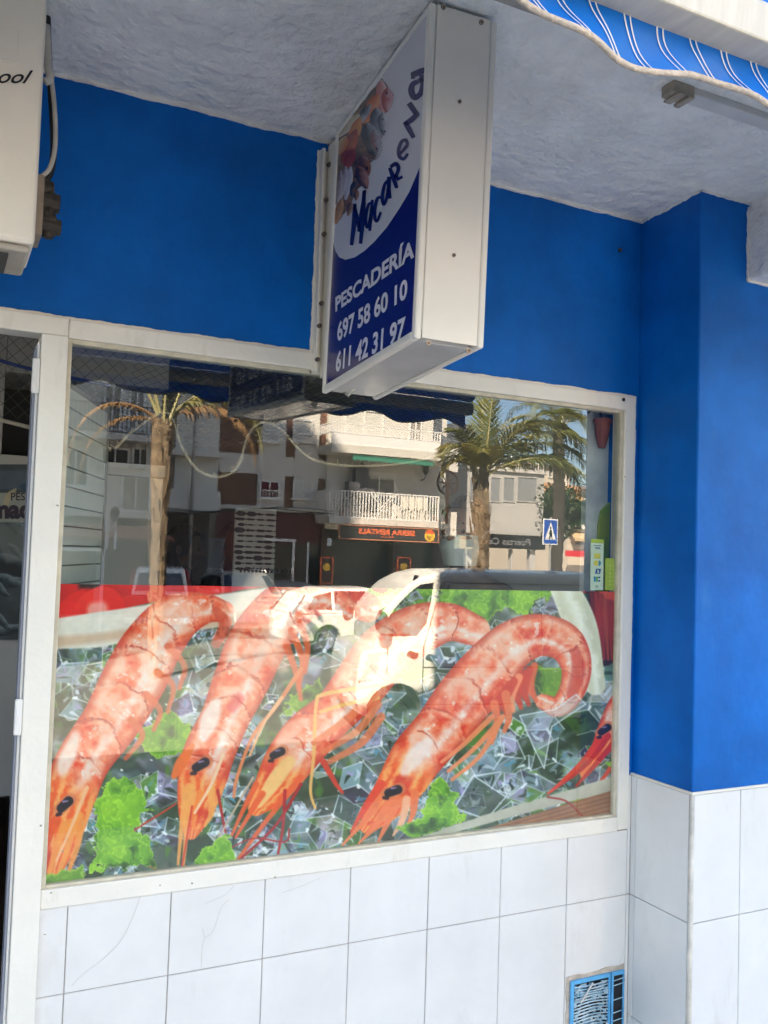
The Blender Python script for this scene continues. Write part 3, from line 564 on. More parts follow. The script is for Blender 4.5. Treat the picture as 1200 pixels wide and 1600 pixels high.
    # foreground ice shards and lettuce, wooden tray edge
    for q, c in (([(812, 1118), (868, 1108), (900, 1085), (915, 1100), (862, 1135), (850, 1200), (835, 1170)], c8(206, 216, 226)), ([(710, 1262), (740, 1212), (790, 1245), (760, 1280)], c8(60, 72, 66))):
        cv.poly(q, c, .45, frill=3, soft=2)
        for i in range(len(q)): p, r_ = q[i], q[(i+1) % len(q)]; cv.stroke([(p[0], p[1], 1.2), (r_[0], r_[1], 1)], c8(240, 244, 250), .8)
    lettuce([(165, 1225), (190, 1205), (215, 1230), (228, 1262), (212, 1290), (235, 1330), (242, 1355), (190, 1352), (135, 1362), (150, 1320), (150, 1270)], 11, seed=2)
    lettuce([(330, 1318), (350, 1305), (366, 1340), (362, 1350), (305, 1356), (308, 1335)], 6, seed=6)
    lettuce([(684, 1212), (700, 1225), (718, 1240), (708, 1260), (728, 1280), (690, 1300), (640, 1308), (618, 1292), (655, 1280), (662, 1250)], 9, seed=1)
    lettuce([(945, 1190), (970, 1195), (964, 1205)], 3, seed=3); lettuce([(66, 1372), (130, 1350), (135, 1380), (66, 1395)], 5, .25, seed=5)
    lettuce([(895, 1250), (915, 1238), (935, 1245), (915, 1254)], 3, .15, seed=8)
    wood = lambda X, Y, sd, s_: L3(c8(150, 104, 74), c8(206, 168, 136), np.clip(.5+.5*np.sin((Y+X*.28)*.9+cv.n1[s_]*4)*.35+(cv.n1[s_]-.5)*.9, 0, 1))
    cv.poly([(660, 1325), (985, 1225), (985, 1330), (600, 1400)], wood, 1, soft=1.5)
    cv.poly([(590, 1330), (760, 1272), (985, 1205), (985, 1228), (800, 1276), (640, 1320)], lambda X, Y, sd, s_: L3(c8(192, 186, 172), c8(226, 222, 212), cv.n1[s_]), 1, frill=1, soft=2)
    whisk([(855, 1245), (885, 1252), (911, 1276)], c8(176, 60, 46), 1.3)
    # overall print grain and contrast
    cv.img = np.clip(cv.img, 0, 1)**1.3; lum = cv.img.mean(2, keepdims=True); cv.img = np.clip(lum+(cv.img-lum)*1.14, 0, 1)
    gn = (cv.n2-.5)[..., None]*.10; cv.img = np.clip(cv.img*(1+gn), 0, 1)
    cv.img = (cv.img*2+np.roll(cv.img, 1, 0)+np.roll(cv.img, 1, 1))/4
    return cv
def print_mesh(cv, fn, name, m, parent, step=1.0, alpha=None):
    """turn a painted canvas into a flat board: grid mesh whose vertices carry the print's colours"""
    nx = int((cv.w)/step); ny = int((cv.h)/step); xs_ = np.linspace(0, cv.w-1, nx); ys_ = np.linspace(0, cv.h-1, ny)
    xi = np.round(xs_).astype(int); yi = np.round(ys_).astype(int)
    PX_ = cv.x0+(xs_+.5)/cv.k; PY_ = cv.y0+(ys_+.5)/cv.k
    GX_, GY_ = np.meshgrid(PX_, PY_); co = fn(GX_.ravel(), GY_.ravel())
    col = cv.img[yi][:, xi].reshape(-1, 3); col = np.clip(col, 0, 1); lin = np.where(col <= .04045, col/12.92, ((col+.055)/1.055)**2.4)
    idx = np.arange(nx*ny).reshape(ny, nx); f = np.stack([idx[:-1, :-1], idx[1:, :-1], idx[1:, 1:], idx[:-1, 1:]], -1).reshape(-1, 4)
    if alpha is not None:
        am = cv.a[yi][:, xi].ravel() > alpha; f = f[am[f].all(1)]
    me = bpy.data.meshes.new(name); me.vertices.add(len(co)); me.vertices.foreach_set('co', co.astype(np.float32).ravel())
    me.loops.add(f.size); me.loops.foreach_set('vertex_index', f.astype(np.int32).ravel())
    me.polygons.add(len(f)); me.polygons.foreach_set('loop_start', (np.arange(len(f))*4).astype(np.int32)); me.update(calc_edges=True)
    at_ = me.color_attributes.new('print', 'FLOAT_COLOR', 'POINT'); at_.data.foreach_set('color', np.concatenate([lin, np.ones((len(lin), 1))], 1).astype(np.float32).ravel())
    me.materials.append(m); o = bpy.data.objects.new(name, me); C.objects.link(o)
    if parent is not None:
        o.parent = parent; me.transform(Matrix.Translation(-parent.location))
    return o
def np_plane(x, y, p0, nrm):             # numpy version: pixels -> points of a plane
    v = np.outer(np.ones_like(x), np.array(_f))*F+np.outer(x-600, np.array(_r))+np.outer(800-y, np.array(_u))
    n = np.array(nrm); t = ((np.array(p0)-np.array(EYE))@n)/(v@n); return np.array(EYE)+v*t[:, None]
# ------------------------------------------------------------------ the poster behind the glass
cvp = paint_poster()
def poster_fn(x, y):
    co = np_plane(x, y, (0, .010, 0), (0, 1, 0))
    co[:, 0] = np.clip(co[:, 0], GX0+.006, GX1-.007); zt = at(500, 918, .01).z
    co[:, 2] = np.clip(co[:, 2], GZ0+.001, zt); return co
po = print_mesh(cvp, poster_fn, 'printed_poster', attr_mat('printed_vinyl', .5), None, 1.0)
tag(po, 'large printed poster of pink prawns on ice and lettuce filling the lower window', 'poster')
ptop = at(500, 918, .01).z
# backing so that the print has thickness
b = MB(); b.box(GX0+.006, GX1-.007, .0105, .0125, GZ0+.001, ptop-.0005)
o = b.build('backing', mat('poster_back', (.6, .6, .6), .6), None); o.parent = po; o.data.transform(Matrix.Translation(-po.location))

# ------------------------------------------------------------------ payment stickers in the window
def flatq(B, p4, off=0):
    B.add(p4, [(0, 1, 2, 3)])
def sticker(name, label, q, base, marks):
    """q = photo corners (TL, TR, BR, BL); marks drawn in unit coordinates (0..1, 0..1 downwards) on plane y=.0085"""
    Y = .0145
    P = [at(*c, Y) for c in q]
    def uv(u, v, dy=0): p = (P[0].lerp(P[1], u)).lerp(P[3].lerp(P[2], u), v); return Vector((p.x, p.y-dy, p.z))
    B = MB(); B.prism([(0, 0), (1, 0), (1, 1), (0, 1)], lambda u, v: uv(u, v, .001), lambda u, v: uv(u, v, 0))
    o = B.build(name, base, None); tag(o, label, 'sticker')
    def part(nm, polys, m, dy=.0018):
        B = MB()
        for pl in polys: B.add([uv(u, v, dy) for u, v in pl], [tuple(range(len(pl)))])
        c = B.build(nm, m, None); c.parent = o; c.data.transform(Matrix.Translation(-o.location))
    def text(nm, body, u0, v0, u1, v1, m, bold=.02):
        c = text_mesh(body, lambda a, b_: uv(u0+(u1-u0)*a, v1+(v0-v1)*b_, .002), nm, m, None, bold); c.parent = o; c.data.transform(Matrix.Translation(-o.location))
    marks(part, text); return o
def disc(u, v, ru, rv, a0=0, a1=2*math.pi, n=16): return [(u+ru*math.cos(a0+(a1-a0)*k/n), v+rv*math.sin(a0+(a1-a0)*k/n)) for k in range(n+1)]
def box2(u0, v0, u1, v1): return [(u0, v0), (u1, v0), (u1, v1), (u0, v1)]
blue_p = mat('print_blue', srgb(20, 70, 140), .5); yel_p = mat('print_yellow', srgb(215, 205, 70), .5); grn_p = mat('print_green', srgb(60, 150, 70), .5); pale_p = mat('print_pale', srgb(205, 222, 200), .5); lime_p = mat('print_lime', srgb(178, 196, 52), .5); cyan_p = mat('print_cyan', srgb(30, 140, 180), .5)
def m1(part, text):
    part('printed_band', [box2(0, 0, 1, .075)], lime_p); part('printed_bar', [box2(.2, .12, .8, .132)], blue_p)
    text('lettering', 'VISA', .28, .155, .75, .195, blue_p, .03)
    part('card_emblem', [box2(.26, .28, .74, .38)], yel_p); part('card_emblem', [disc(.42, .47, .2, .055)], yel_p); part('card_emblem', [disc(.6, .47, .2, .055, -1.57, 1.57)], cyan_p)
    part('card_emblem', [[(.42, .58), (.8, .58), (.74, .68), (.34, .68)]], blue_p); text('lettering', 'a', .5, .60, .66, .665, pale_p, .03)
    part('card_emblem', [box2(.25, .735, .4, .835), box2(.25, .735, .34, .78)], cyan_p); part('card_emblem', [box2(.43, .735, .56, .835)], grn_p); part('card_emblem', [box2(.59, .735, .75, .77), box2(.59, .8, .75, .835)], blue_p)
    part('printed_ring', [disc(.5, .93, .12, .028)], mat('print_grey', srgb(160, 180, 165), .5))
sticker('payment_sticker', 'pale payment card sticker with card emblems in the window corner', [(923, 842), (943, 843), (942, 922), (922, 922)], pale_p, m1)
def m2(part, text):
    for k, u in enumerate((.3, .6)):
        for i in range(6): part('printed_mark', [box2(u, .2+i*.12, u+.16, .27+i*.12-.02*(i % 2))], mat('print_lime_pale', srgb(200, 214, 90), .5))
sticker('notice_sticker', 'plain lime green sticker beside the payment sticker', [(945.5, 872), (966, 873), (965, 922), (945, 922)], lime_p, m2)
# wall pot and green ornament on the marble wall inside
b = MB()
pot = thing('wall_pot', 'terracotta wall pot hanging inside the window by the marble', 'pot', (2.05, .085, 1.9)); PXC = at(941, 680, .085).x
pz = at(940, 700, .085).z; pt = at(940, 660, .085).z
B = MB(); R_ = [.012, .022, .027]; Zs = [pz, (pz+pt)/2, pt]
B.tube([(PXC, .085, z) for z in Zs], R_, 14); B.tube([(PXC, .085, pt), (PXC, .085, pt+.012)], [.031, .031], 14); B.build('pot_body', mat('terracotta', srgb(150, 80, 62), .8, .2, 20), pot, smooth=False)
B = MB(); B.tube(smooth_path([(PXC, .085, pt), (PXC-.01, .085, pt+.03), (PXC-.03, .085, pt+.045), (PXC-.055, .09, pt+.03), (PXC-.08, .1, pt)]), .004, 6); B.build('dry_stem', mat('drystem', (.06, .04, .03), .8), pot)
b = MB(); zt = at(940, 780, .11).z; zb = at(940, 843, .11).z-.2; xa_ = at(934, 840, .11).x; xb_ = 2.0635
b.prism([(xa_, zb), (xb_, zb), (xb_, zt), (xb_-.006, zt), (xa_+.014, zt-.04), (xa_+.004, zt-.09)], lambda x, z: Vector((x, .1195, z)), lambda x, z: Vector((x, .106, z)))
o = b.build('surfboard_ornament', mat('green_board', srgb(96, 160, 40), .4, .2, 6, col2=srgb(170, 170, 60)), None); tag(o, 'green and yellow rounded wall ornament behind the payment sticker', 'ornament')

# ------------------------------------------------------------------ net, rope, fish chart, people inside
def netting(name, label, P00, P10, sagfn, w_, h_, cell, m, r=.0012, ragged=False):
    """diamond fishing net hung between two points"""
    B = MB(); nu = int(w_/cell); nv = int(h_/cell); P00 = Vector(P00); P10 = Vector(P10)
    def pt(i, j):
        u = i/nu; v = j/nv; q = P00.lerp(P10, u)+sagfn(u, v); return q
    for i in range(nu+1):
        for j in range(nv):
            for s_ in (-1, 1):
                k = i+s_
                if 0 <= k <= nu and (i+j) % 2 == 0: B.tube([pt(i, j), pt(k, j+1)], r, 3, False)
                if 0 <= k <= nu and (i+j) % 2 == 1: pass
    o = B.build(name, m, None); tag(o, label, 'fishing net'); return o
netm = mat('blue_net', (.004, .03, .08), .9, spec=0); netd = mat('green_net', (.10, .10, .07), .7)
def sag1(u, v): return Vector((0, .02+.25*v+.03*math.sin(u*9), -.02-.20*v*(1-.45*u)-.03*math.sin(u*math.pi*2.2)*v))
netting('fishing_net', 'blue fishing net draped along the top of the shop window', (.45, .10, 2.14), (1.7, .14, 2.14), sag1, 1.25, .40, .016, netm, .0006)
def sag2(u, v): return Vector((0, -.02*v, -.62*v-.05*math.sin(u*math.pi)*v))
def din(px, py, Y): p = at(px, py, Y); return p
a0 = din(-60, 470, .5); a1 = din(66, 470, .5)
zb_ = din(30, 655, .5).z
netting('fishing_net', 'brown fishing net hanging in the open doorway', (a0.x, .5, a0.z), (a1.x+.25, .5, a1.z), lambda u, v: Vector((0, 0, -(a0.z-zb_)*v-.03*u)), a1.x+.25-a0.x, a0.z-zb_, .020, netd, .0009)
p0 = din(-5, 655, .49); p1 = din(64, 672, .49)
b = MB(); b.tube([p0+Vector((-.3, 0, .06)), p0, p1, p1+Vector((.2, 0, -.04))], .006, 8); o = b.build('rope', mat('cream_rope', (.50, .42, .30), .9, .2, 60), None); tag(o, 'cream rope edging the net in the open doorway', 'rope')
b = MB(); b.tube([din(-5, 562, .48)+Vector((-.3, 0, .03)), din(-5, 562, .48), din(30, 572, .48), din(62, 580, .48), din(62, 580, .48)+Vector((.2, 0, -.02))], .005, 8); o = b.build('rope', mat('blue_rope', (.02, .04, .16), .8, .2, 60), None); tag(o, 'dark blue rope crossing the net above the doorway opening', 'rope')
rp_ = [(180, 700), (215, 668), (262, 645), (285, 700), (310, 735), (345, 745), (372, 728), (388, 680), (410, 660), (440, 672), (470, 705), (500, 722), (560, 728), (640, 722), (720, 700)]
pts = smooth_path([at(x, y, .42) for x, y in rp_], 8)
b = MB(); b.tube(pts, .004, 8); rr = random.Random(3)
for i in range(0, len(pts)-1):
    for k in range(2):
        q = Vector(pts[i]).lerp(Vector(pts[i+1]), k/2); d = Vector((rr.uniform(-.7, .7), rr.uniform(-1, 1), rr.uniform(-.2, 1))).normalized(); b.tube([q, q+d*rr.uniform(.008, .024)], .0009, 3)
o = b.build('rope', MATS['cream_rope'], None); tag(o, 'frayed cream rope hanging in loops across the window inside', 'rope')
# fish chart on a board
L_ = 2.0
c0 = at(368, 793, L_); c1 = at(431, 798, L_); c2 = at(428, 905, L_)
ch = MB().box(c0.x, c1.x, L_-.01, L_+.01, c2.z-.1, c0.z).build('fish_chart', mat('chart_paper', (.75, .74, .68), .6, .05), None); tag(ch, 'pale chart with rows of dark fish hanging inside the shop', 'poster')
B = MB(); rr = random.Random(5)
for j in range(11):
    for i in range(4):
        cx = c0.x+(c1.x-c0.x)*(.14+.24*i+rr.uniform(-.03, .03)); cz = c0.z-(c0.z-c2.z)*(.08+.078*j); L = .034*rr.uniform(.7, 1.2); hh = L*rr.choice([.16, .2, .34])
        pl = [(cx-L, cz), (cx-L*.5, cz+hh), (cx+L*.2, cz+hh*.9), (cx+L*.7, cz+hh*.15), (cx+L, cz+hh*.8), (cx+L, cz-hh*.8), (cx+L*.7, cz-hh*.15), (cx+L*.2, cz-hh), (cx-L*.5, cz-hh)]
        B.add([(x, L_-.0115, z) for x, z in pl], [tuple(range(9))])
for k in range(14): B.add([(c0.x+.03+k*.02, L_-.0115, c2.z+.03), (c0.x+.042+k*.02, L_-.0115, c2.z+.03), (c0.x+.042+k*.02, L_-.0115, c2.z+.03+.016*(1+k % 2)), (c0.x+.03+k*.02, L_-.0115, c2.z+.045)], [(0, 1, 2, 3)])
o = B.build('printed_fish', mat('fish_print', (.05, .06, .07), .6), None); o.parent = ch; o.data.transform(Matrix.Translation(-ch.location))
# banner on the counter unit seen through the door
Yb = Yi-.012
z0 = at(20, 985, Yb).z; z1 = at(20, 733, Yb).z
cvb = Canvas(-90, 725, 75, 1000, 1.0)
cvb.img[:] = L3(c8(84, 92, 96), c8(30, 40, 44), cvb.n1); cvb.a[:] = 1; rr = random.Random(2)
for k in range(26):
    x, y = rr.uniform(-90, 70), rr.uniform(800, 990); L = rr.uniform(24, 60); an = rr.uniform(-.6, .9)
    cvb.stroke([(x, y, 3), (x+L*.3*math.cos(an), y+L*.3*math.sin(an), L*.18), (x+L*.75*math.cos(an), y+L*.75*math.sin(an)+3, L*.12), (x+L*math.cos(an), y+L*math.sin(an), 2)], lambda T, V, s_: L3(c8(24, 34, 40), c8(132, 148, 152), np.clip(.5-V*.6+(cvb.n2[s_]-.5), 0, 1)), .9, soft=2)
cvb.stroke([(-60, 900, 14), (0, 880, 16), (50, 895, 12)], lambda T, V, s_: L3(c8(20, 26, 30), c8(110, 124, 132), np.clip(-V, 0, 1)), .9, soft=2)
cvb.poly([(-90, 735), (75, 735), (75, 765), (-90, 765)], c8(92, 110, 130), .6, soft=4); cvb.poly([(30, 760), (75, 735), (75, 762), (40, 770)], c8(40, 70, 92), .8, soft=2)
cvb.poly([(-90, 770), (75, 770), (75, 816), (-90, 816)], c8(168, 170, 158), .92, soft=1.5); cvb.poly([(-20, 820), (20, 818), (50, 826), (60, 870), (10, 880)], c8(150, 152, 142), .55, soft=8)
cvb.stroke([(8, 790, 4), (14, 775, 5), (24, 765, 2)], c8(190, 175, 140), .9)
bn = print_mesh(cvb, lambda x, y: np_plane(x, y, (0, Yb, 0), (0, 1, 0)), 'wall_banner', attr_mat('banner_print', .5), None, 1)
tag(bn, 'fishmonger banner with squid and fish print, seen through the doorway', 'banner')
def atb(px, py): return at(px, py, Yb-.003)
tdark = mat('banner_ink', (.035, .02, .04), .5)
def tb(body, x0, y0, x1, y1, bold, m, par=bn, **k):
    A, B_, C_, D_ = atb(x0, y1), atb(x1, y1), atb(x0, y0), atb(x1, y0)
    c = text_mesh(body, lambda u, v: A.lerp(B_, u).lerp(C_.lerp(D_, u), v), 'lettering', m, None, bold, **k); c.parent = par; c.data.transform(Matrix.Translation(-par.location))
tb('PESC', 17, 770, 50, 782, .012, tdark); tb('mac', -14, 789, 47, 811, .05, tdark); tb('"mi', 32, 814, 52, 822, .01, mat('banner_white', (.5, .5, .48), .5))

skin_m = mat('skin', (.34, .19, .13), .5, .12, 8); coat = mat('dark_coat', (.04, .05, .06), .8, .3, 12)
def person(label, x, y, ang, h=1.7, hair=(.03, .02, .015), coatm=coat, hairstyle='short', mask=False):
    root = thing('person', label, 'person', (x, y, 0), None)
    root.rotation_euler = (0, 0, 0)
    k = h/1.72
    M_ = Matrix.Translation((x, y, 0)) @ Matrix.Rotation(ang, 4, 'Z') @ Matrix.Scale(k, 4)
    me = bpy.data.meshes.new('body'); V = []; E = []; R = []
    def chain(pts, start=None):
        pr = start
        for p in pts:
            V.append(p[:3]); R.append(p[3:] if len(p) == 5 else (p[3], p[3])); i = len(V)-1
            if pr is not None: E.append((pr, i))
            pr = i
        return pr
    pelvis = chain([(0, 0, .93, .15, .11)]); waist = chain([(0, .01, 1.1, .13, .10)], pelvis); chest = chain([(0, .015, 1.28, .16, .115)], waist); neckb = chain([(0, .0, 1.43, .085, .075)], chest)
    chain([(0, -.01, 1.50, .055), (0, -.02, 1.56, .055)], neckb)
    for s_ in (-1, 1):
        chain([(s_*.17, 0, 1.40, .065), (s_*.215, .0, 1.24, .052), (s_*.23, -.02, 1.10, .045), (s_*.225, -.07, .96, .038), (s_*.22, -.11, .85, .028), (s_*.215, -.13, .79, .022)], neckb)
        chain([(s_*.09, 0, .84, .10), (s_*.10, -.01, .5, .062), (s_*.10, .01, .28, .052), (s_*.10, .02, .08, .04), (s_*.11, -.12, .04, .038)], pelvis)
    me.from_pydata(V, E, []); o = bpy.data.objects.new('body', me); C.objects.link(o)
    sk = o.modifiers.new('s', 'SKIN'); ly = me.skin_vertices[0].data
    for i, r in enumerate(R): ly[i].radius = r
    ly[0].use_root = True
    sub = o.modifiers.new('u', 'SUBSURF'); sub.levels = 2; sub.render_levels = 2
    dg = bpy.context.evaluated_depsgraph_get(); dg.update(); m2_ = bpy.data.meshes.new_from_object(o.evaluated_get(dg)); bpy.data.objects.remove(o)
    m2_.transform(M_); m2_.transform(Matrix.Translation((-x, -y, 0))); m2_.materials.clear(); m2_.materials.append(coatm); m2_.shade_smooth()
    o = bpy.data.objects.new('clothing', m2_); C.objects.link(o); o.parent = root
    # head: one surface shaped from a sphere, with nose, brow, chin, ears
    B = MB(); n, m = 40, 30; vs = []; Hc = Vector((0, -.02, 1.64))
    for j in range(m+1):
        ph = -math.pi/2+math.pi*j/m
        for i in range(n):
            th = 2*math.pi*i/n; x_ = math.cos(ph)*math.sin(th)*.078; y_ = -math.cos(ph)*math.cos(th)*.098; z_ = math.sin(ph)*.118
            if z_ < -.02: f_ = 1-(-z_-.02)*3.0; x_ *= max(.45, f_); y_ = y_*max(.62, f_)-.012
            fr_ = max(0, math.cos(th))
            nose = math.exp(-((x_/.014)**2)-(((z_+.022)/.024)**2))*.026*(y_ < 0); br = math.exp(-((x_/.05)**2)-(((z_-.022)/.012)**2))*.006*(y_ < 0)
            so_ = (math.exp(-(((abs(x_)-.032)/.014)**2)-(((z_-.002)/.012)**2)))*.009*(y_ < 0); mo = math.exp(-((x_/.024)**2)-(((z_+.058)/.008)**2))*.007*(y_ < 0); ch_ = math.exp(-((x_/.02)**2)-(((z_+.1)/.015)**2))*.008*(y_ < 0)
            vs.append(Hc+Vector((x_, y_-nose-br+so_-mo-ch_, z_)))
    fs = [(j*n+i, j*n+(i+1) % n, (j+1)*n+(i+1) % n, (j+1)*n+i) for j in range(m) for i in range(n)]
    B.add(vs, fs); B.ball((-.080, .0, 1.632), .010, .018, .03, 10, 7); B.ball((.080, .0, 1.632), .010, .018, .03, 10, 7)
    def fin(B, nm, m_, par, sm=True):
        B.v = [tuple(M_ @ Vector(v)) for v in B.v]; return B.build(nm, m_, par, smooth=sm)
    hd = fin(B, 'head', skin_m, root)
    for s_ in (-1, 1):
        fin(MB().ball((s_*.032, -.098, 1.641), .011, .007, .008, 10, 7), 'eye', mat('eye_dark', (.05, .03, .02), .2), hd)
    for s_ in (-1, 1): fin(MB().tube([(s_*.016, -.106, 1.664), (s_*.034, -.104, 1.669), (s_*.05, -.09, 1.662)], [.003, .0045, .002], 6), 'eyebrow', mat('brow', (.06, .04, .03), .8), hd)
    fin(MB().tube([(-.024, -.098, 1.583), (0, -.112, 1.586), (.024, -.098, 1.583)], [.002, .006, .002], 8), 'lips', mat('lips', (.30, .10, .08), .5), hd)
    hm = mat('hair_%d' % int(hair[0]*1000), hair, .7, .4, 40)
    B = MB(); vs = []; n, m = 36, 18
    for j in range(m+1):
        ph = -.32+(math.pi/2+.32)*j/m
        for i in range(n):
            th = 2*math.pi*i/n; c_ = math.cos(th); lo = 0 if c_ < .35 else 1
            r = 1.10+.04*math.sin(th*9+ph*7); x_ = math.cos(ph)*math.sin(th)*.078*r; y_ = -math.cos(ph)*math.cos(th)*.098*r; z_ = math.sin(ph)*.118*r
            if lo: z_ = max(z_, .062+.03*(c_-.35))
            vs.append(Hc+Vector((x_, y_+.004 if y_ > 0 else y_*.96, z_+.004)))
    B.add(vs, [(j*n+i, j*n+(i+1) % n, (j+1)*n+(i+1) % n, (j+1)*n+i) for j in range(m) for i in range(n)])
    if hairstyle == 'long': B.ball((0, .045, 1.53), .085, .06, .14, 16, 10)
    fin(B, 'hair', hm, hd)
    if mask:
        B = MB(); N = 12
        for j in range(6):
            for i in range(N+1):
                a = -1.15+2.3*i/N; z_ = 1.628-.022*j; rr_ = .104-.012*abs(j-2)*.5+(.018*math.exp(-((a/.35)**2))*(1-.12*abs(j-1.5)))
                B.v.append((math.sin(a)*rr_*.86, -.022-math.cos(a)*rr_*1.02, z_))
        B.f += [(j*(N+1)+i, j*(N+1)+i+1, (j+1)*(N+1)+i+1, (j+1)*(N+1)+i) for j in range(5) for i in range(N)]
        mk = fin(B, 'face_mask', mat('mask_white', (.72, .75, .72), .8, .03), hd)
        for s_ in (-1, 1): fin(MB().tube([(s_*.088, -.06, 1.62), (s_*.092, -.02, 1.645), (s_*.088, .01, 1.65)], .0018, 5), 'mask_strap', mat('mask_strap', (.7, .72, .7), .8), mk)
    return root
hp = at(732, 862, .62)
person('short haired person in a white face mask behind the glass, facing left', hp.x, .62, math.radians(-62), 1.78, (.10, .06, .04), mat('brown_jacket', (.07, .04, .03), .8, .3, 12), 'short', True)
hp = at(283, 842, 2.6); person('dark haired woman inside the shop, turned to the right', hp.x, 2.6, math.radians(70), 1.68, (.02, .012, .01), coat, 'long')
hp = at(362, 835, 3.0); person('grey haired man in a dark coat beside the fish chart', hp.x, 3.0, math.radians(15), 1.72, (.25, .23, .21), coat, 'short')

# ------------------------------------------------------------------ projecting sign
A0 = Vector((.9188, -.06, 0)); A1 = Vector((.8745, -.665, 0)); e = (A1-A0).normalized(); SL = (A1-A0).length; nrm = Vector((-e.y, e.x, 0))*1.0
zc_ = Vector((.018, 0, 1)).normalized(); nrm = Vector((e.x, e.y, .035)).cross(zc_).normalized()       # towards the viewer's side of the printed face
zB0, zB1 = 2.030, 2.7515
SW = .155
Ms = Matrix(((e.x, -nrm.x, .018, A0.x-.018*2.39), (e.y, -nrm.y, 0, A0.y), (.035, -nrm.z, 1, 0), (0, 0, 0, 1)))   # local: x out from wall, y into the box, z up
sign = thing('shop_sign', 'projecting white box sign with navy and white fishmonger face', 'sign', (A0.x, A0.y, zB0))
cas = mat('sign_casing', (.88, .84, .75), .34, .05, 4)
b = MB(); fw = .02
b.box(0, SL, .004, SW-.004, zB0+.02, zB1, Ms)            # body
body = b.build('casing', cas, sign, bevel=.003)
b = MB()
for y0, y1 in ((-.004, .012), (SW-.012, SW+.004)):       # rolled edge profiles round both faces
    b.box(0, fw, y0, y1, zB0, zB1, Ms); b.box(SL-.015, SL+.004, y0, y1, zB0, zB1, Ms); b.box(fw, SL-.015, y0, y1, zB0, zB0+fw, Ms); b.box(fw, SL-.015, y0, y1, zB1-.012, zB1-.0005, Ms)
b.build('edge_profile', cas, sign, bevel=.005, seg=3)
b = MB(); b.box(SL+.0005, SL+.0035, .0135, SW-.0135, zB0+.003, zB1-.001, Ms); b.build('end_plate', mat('end_plate', (.90, .85, .75), .28, .06, 3), sign, bevel=.001)
b = MB(); b.box(fw, SL-.03, .014, SW-.014, zB0+.004, zB0+.019, Ms); b.build('bottom_panel', mat('acrylic', (.62, .62, .60), .12, .12, 5), sign, bevel=.002)
b = MB(); b.tube([Ms @ Vector((.03, .05, zB0+.004)), Ms @ Vector((.05, .055, zB0-.008)), Ms @ Vector((.08, .06, zB0+.004))], .0035, 8); b.build('cable_loop', mat('clear_cable', (.6, .58, .5), .3), sign, smooth=True)
scr = []
for (px_, py_) in ((693, 11), (752, 35), (718, 159), (709, 399), (669, 536), (732, 548)):
    P0 = Ms @ Vector((SL+.004, 0, 2.3)); v = ray(px_, py_); q = EYE+v*(((P0-EYE).dot(e))/v.dot(e)); big = py_ < 50 or py_ > 500
    B = MB(); B.tube([q-e*.001, q+e*.0022], .0058 if big else .0042, 12); sc_ = B.build('screw', mat('steel_screw', (.45, .38, .30), .4, .4, 60, metal=.6), sign)
    B = MB(); B.tube([q+e*.0022, q+e*.0026], .0026, 8); h_ = B.build('screw_slot', rust, None); h_.parent = sc_; h_.data.transform(Matrix.Translation(-sign.location))
# face plate, navy area, arc, print
FP = Ms @ Vector((0, .0015, 2.4))
def onface(px, py, off=0.0):
    v = ray(px, py); P0 = FP+nrm*off; return EYE+v*(((P0-EYE).dot(nrm))/v.dot(nrm))
facew = mat('face_white', (.70, .70, .73), .22, .03); navy = mat('face_navy', srgb(24, 16, 110), .22, .08); ink = mat('letter_navy', srgb(20, 12, 96), .25, .05); letw = mat('letter_white', (.74, .74, .78), .3, .02)
b = MB(); b.box(fw, SL-.015, .0015, .006, zB0+fw, zB1-.012, Ms); b.build('face_panel', facew, sign)
def inv(px, py):
    q = Ms.inverted() @ onface(px, py); return q.x, q.z
arc = [inv(*q) for q in ((662, 248), (656, 262), (640, 300), (625, 325), (605, 355), (585, 378), (570, 392), (555, 402), (540, 406), (530, 402), (524, 392), (521, 380))]
arc = [(x, z) for x, z in arc]
poly = [(SL-.0155, arc[0][1])]+arc[1:-1]+[(fw+.0005, arc[-1][1]), (fw+.0005, zB0+fw+.0005), (SL-.0155, zB0+fw+.0005)]
b = MB(); b.prism(poly, lambda x, z: Ms @ Vector((x, .0008, z)), lambda x, z: Ms @ Vector((x, .00145, z))); b.build('navy_field', navy, sign)
def ft_(body, bl_, br_, tl_, tr_, bold=.012):
    P = [onface(*q, .0012) for q in (bl_, br_, tl_, tr_)]
    text_mesh(body, lambda u, v: P[0].lerp(P[1], u).lerp(P[2].lerp(P[3], u), v), 'lettering', letw, sign, bold)
ft_('PESCADERÍA', (524, 488), (647, 402), (524, 459), (649, 364), .034)
ft_('697 58 60 10', (527, 535), (636, 466), (527, 504), (637, 433), .03)
ft_('611 42 31 97', (524, 583), (632, 530), (526, 550), (634, 493), .03)
# hand-drawn name: strokes traced in photo pixels, lying on the face
def c3(x, y): return (480+x/2.5, y/2.5)
def c4(x, y): return (510+x/6.155, 90+y/6.155)
LW = 1.35
def letter(strokes, f):
    B = MB()
    for st in strokes:
        P = smooth_path([(*f(x, y), r*LW*(1.1 if y < 520 else 1)/2.5) for x, y, r in st[1:]], 6) if st[0] == 's' else [np.array((*f(x, y), r*LW*(1.1 if y < 520 else 1)/2.5)) for x, y, r in st[1:]]
        n = len(P); Lf = []; Rt = []
        for i in range(n):
            d = P[min(i+1, n-1)][:2]-P[max(i-1, 0)][:2]; d = d/(np.hypot(*d)+1e-9); nn = np.array((-d[1], d[0])); Lf.append(P[i][:2]+nn*P[i][2]); Rt.append(P[i][:2]-nn*P[i][2])
        k = len(B.v); B.v += [tuple(onface(*q, .0013)) for q in Lf]+[tuple(onface(*q, .0013)) for q in Rt]; B.f += [(k+i, k+i+1, k+n+i+1, k+n+i) for i in range(n-1)]
    return B
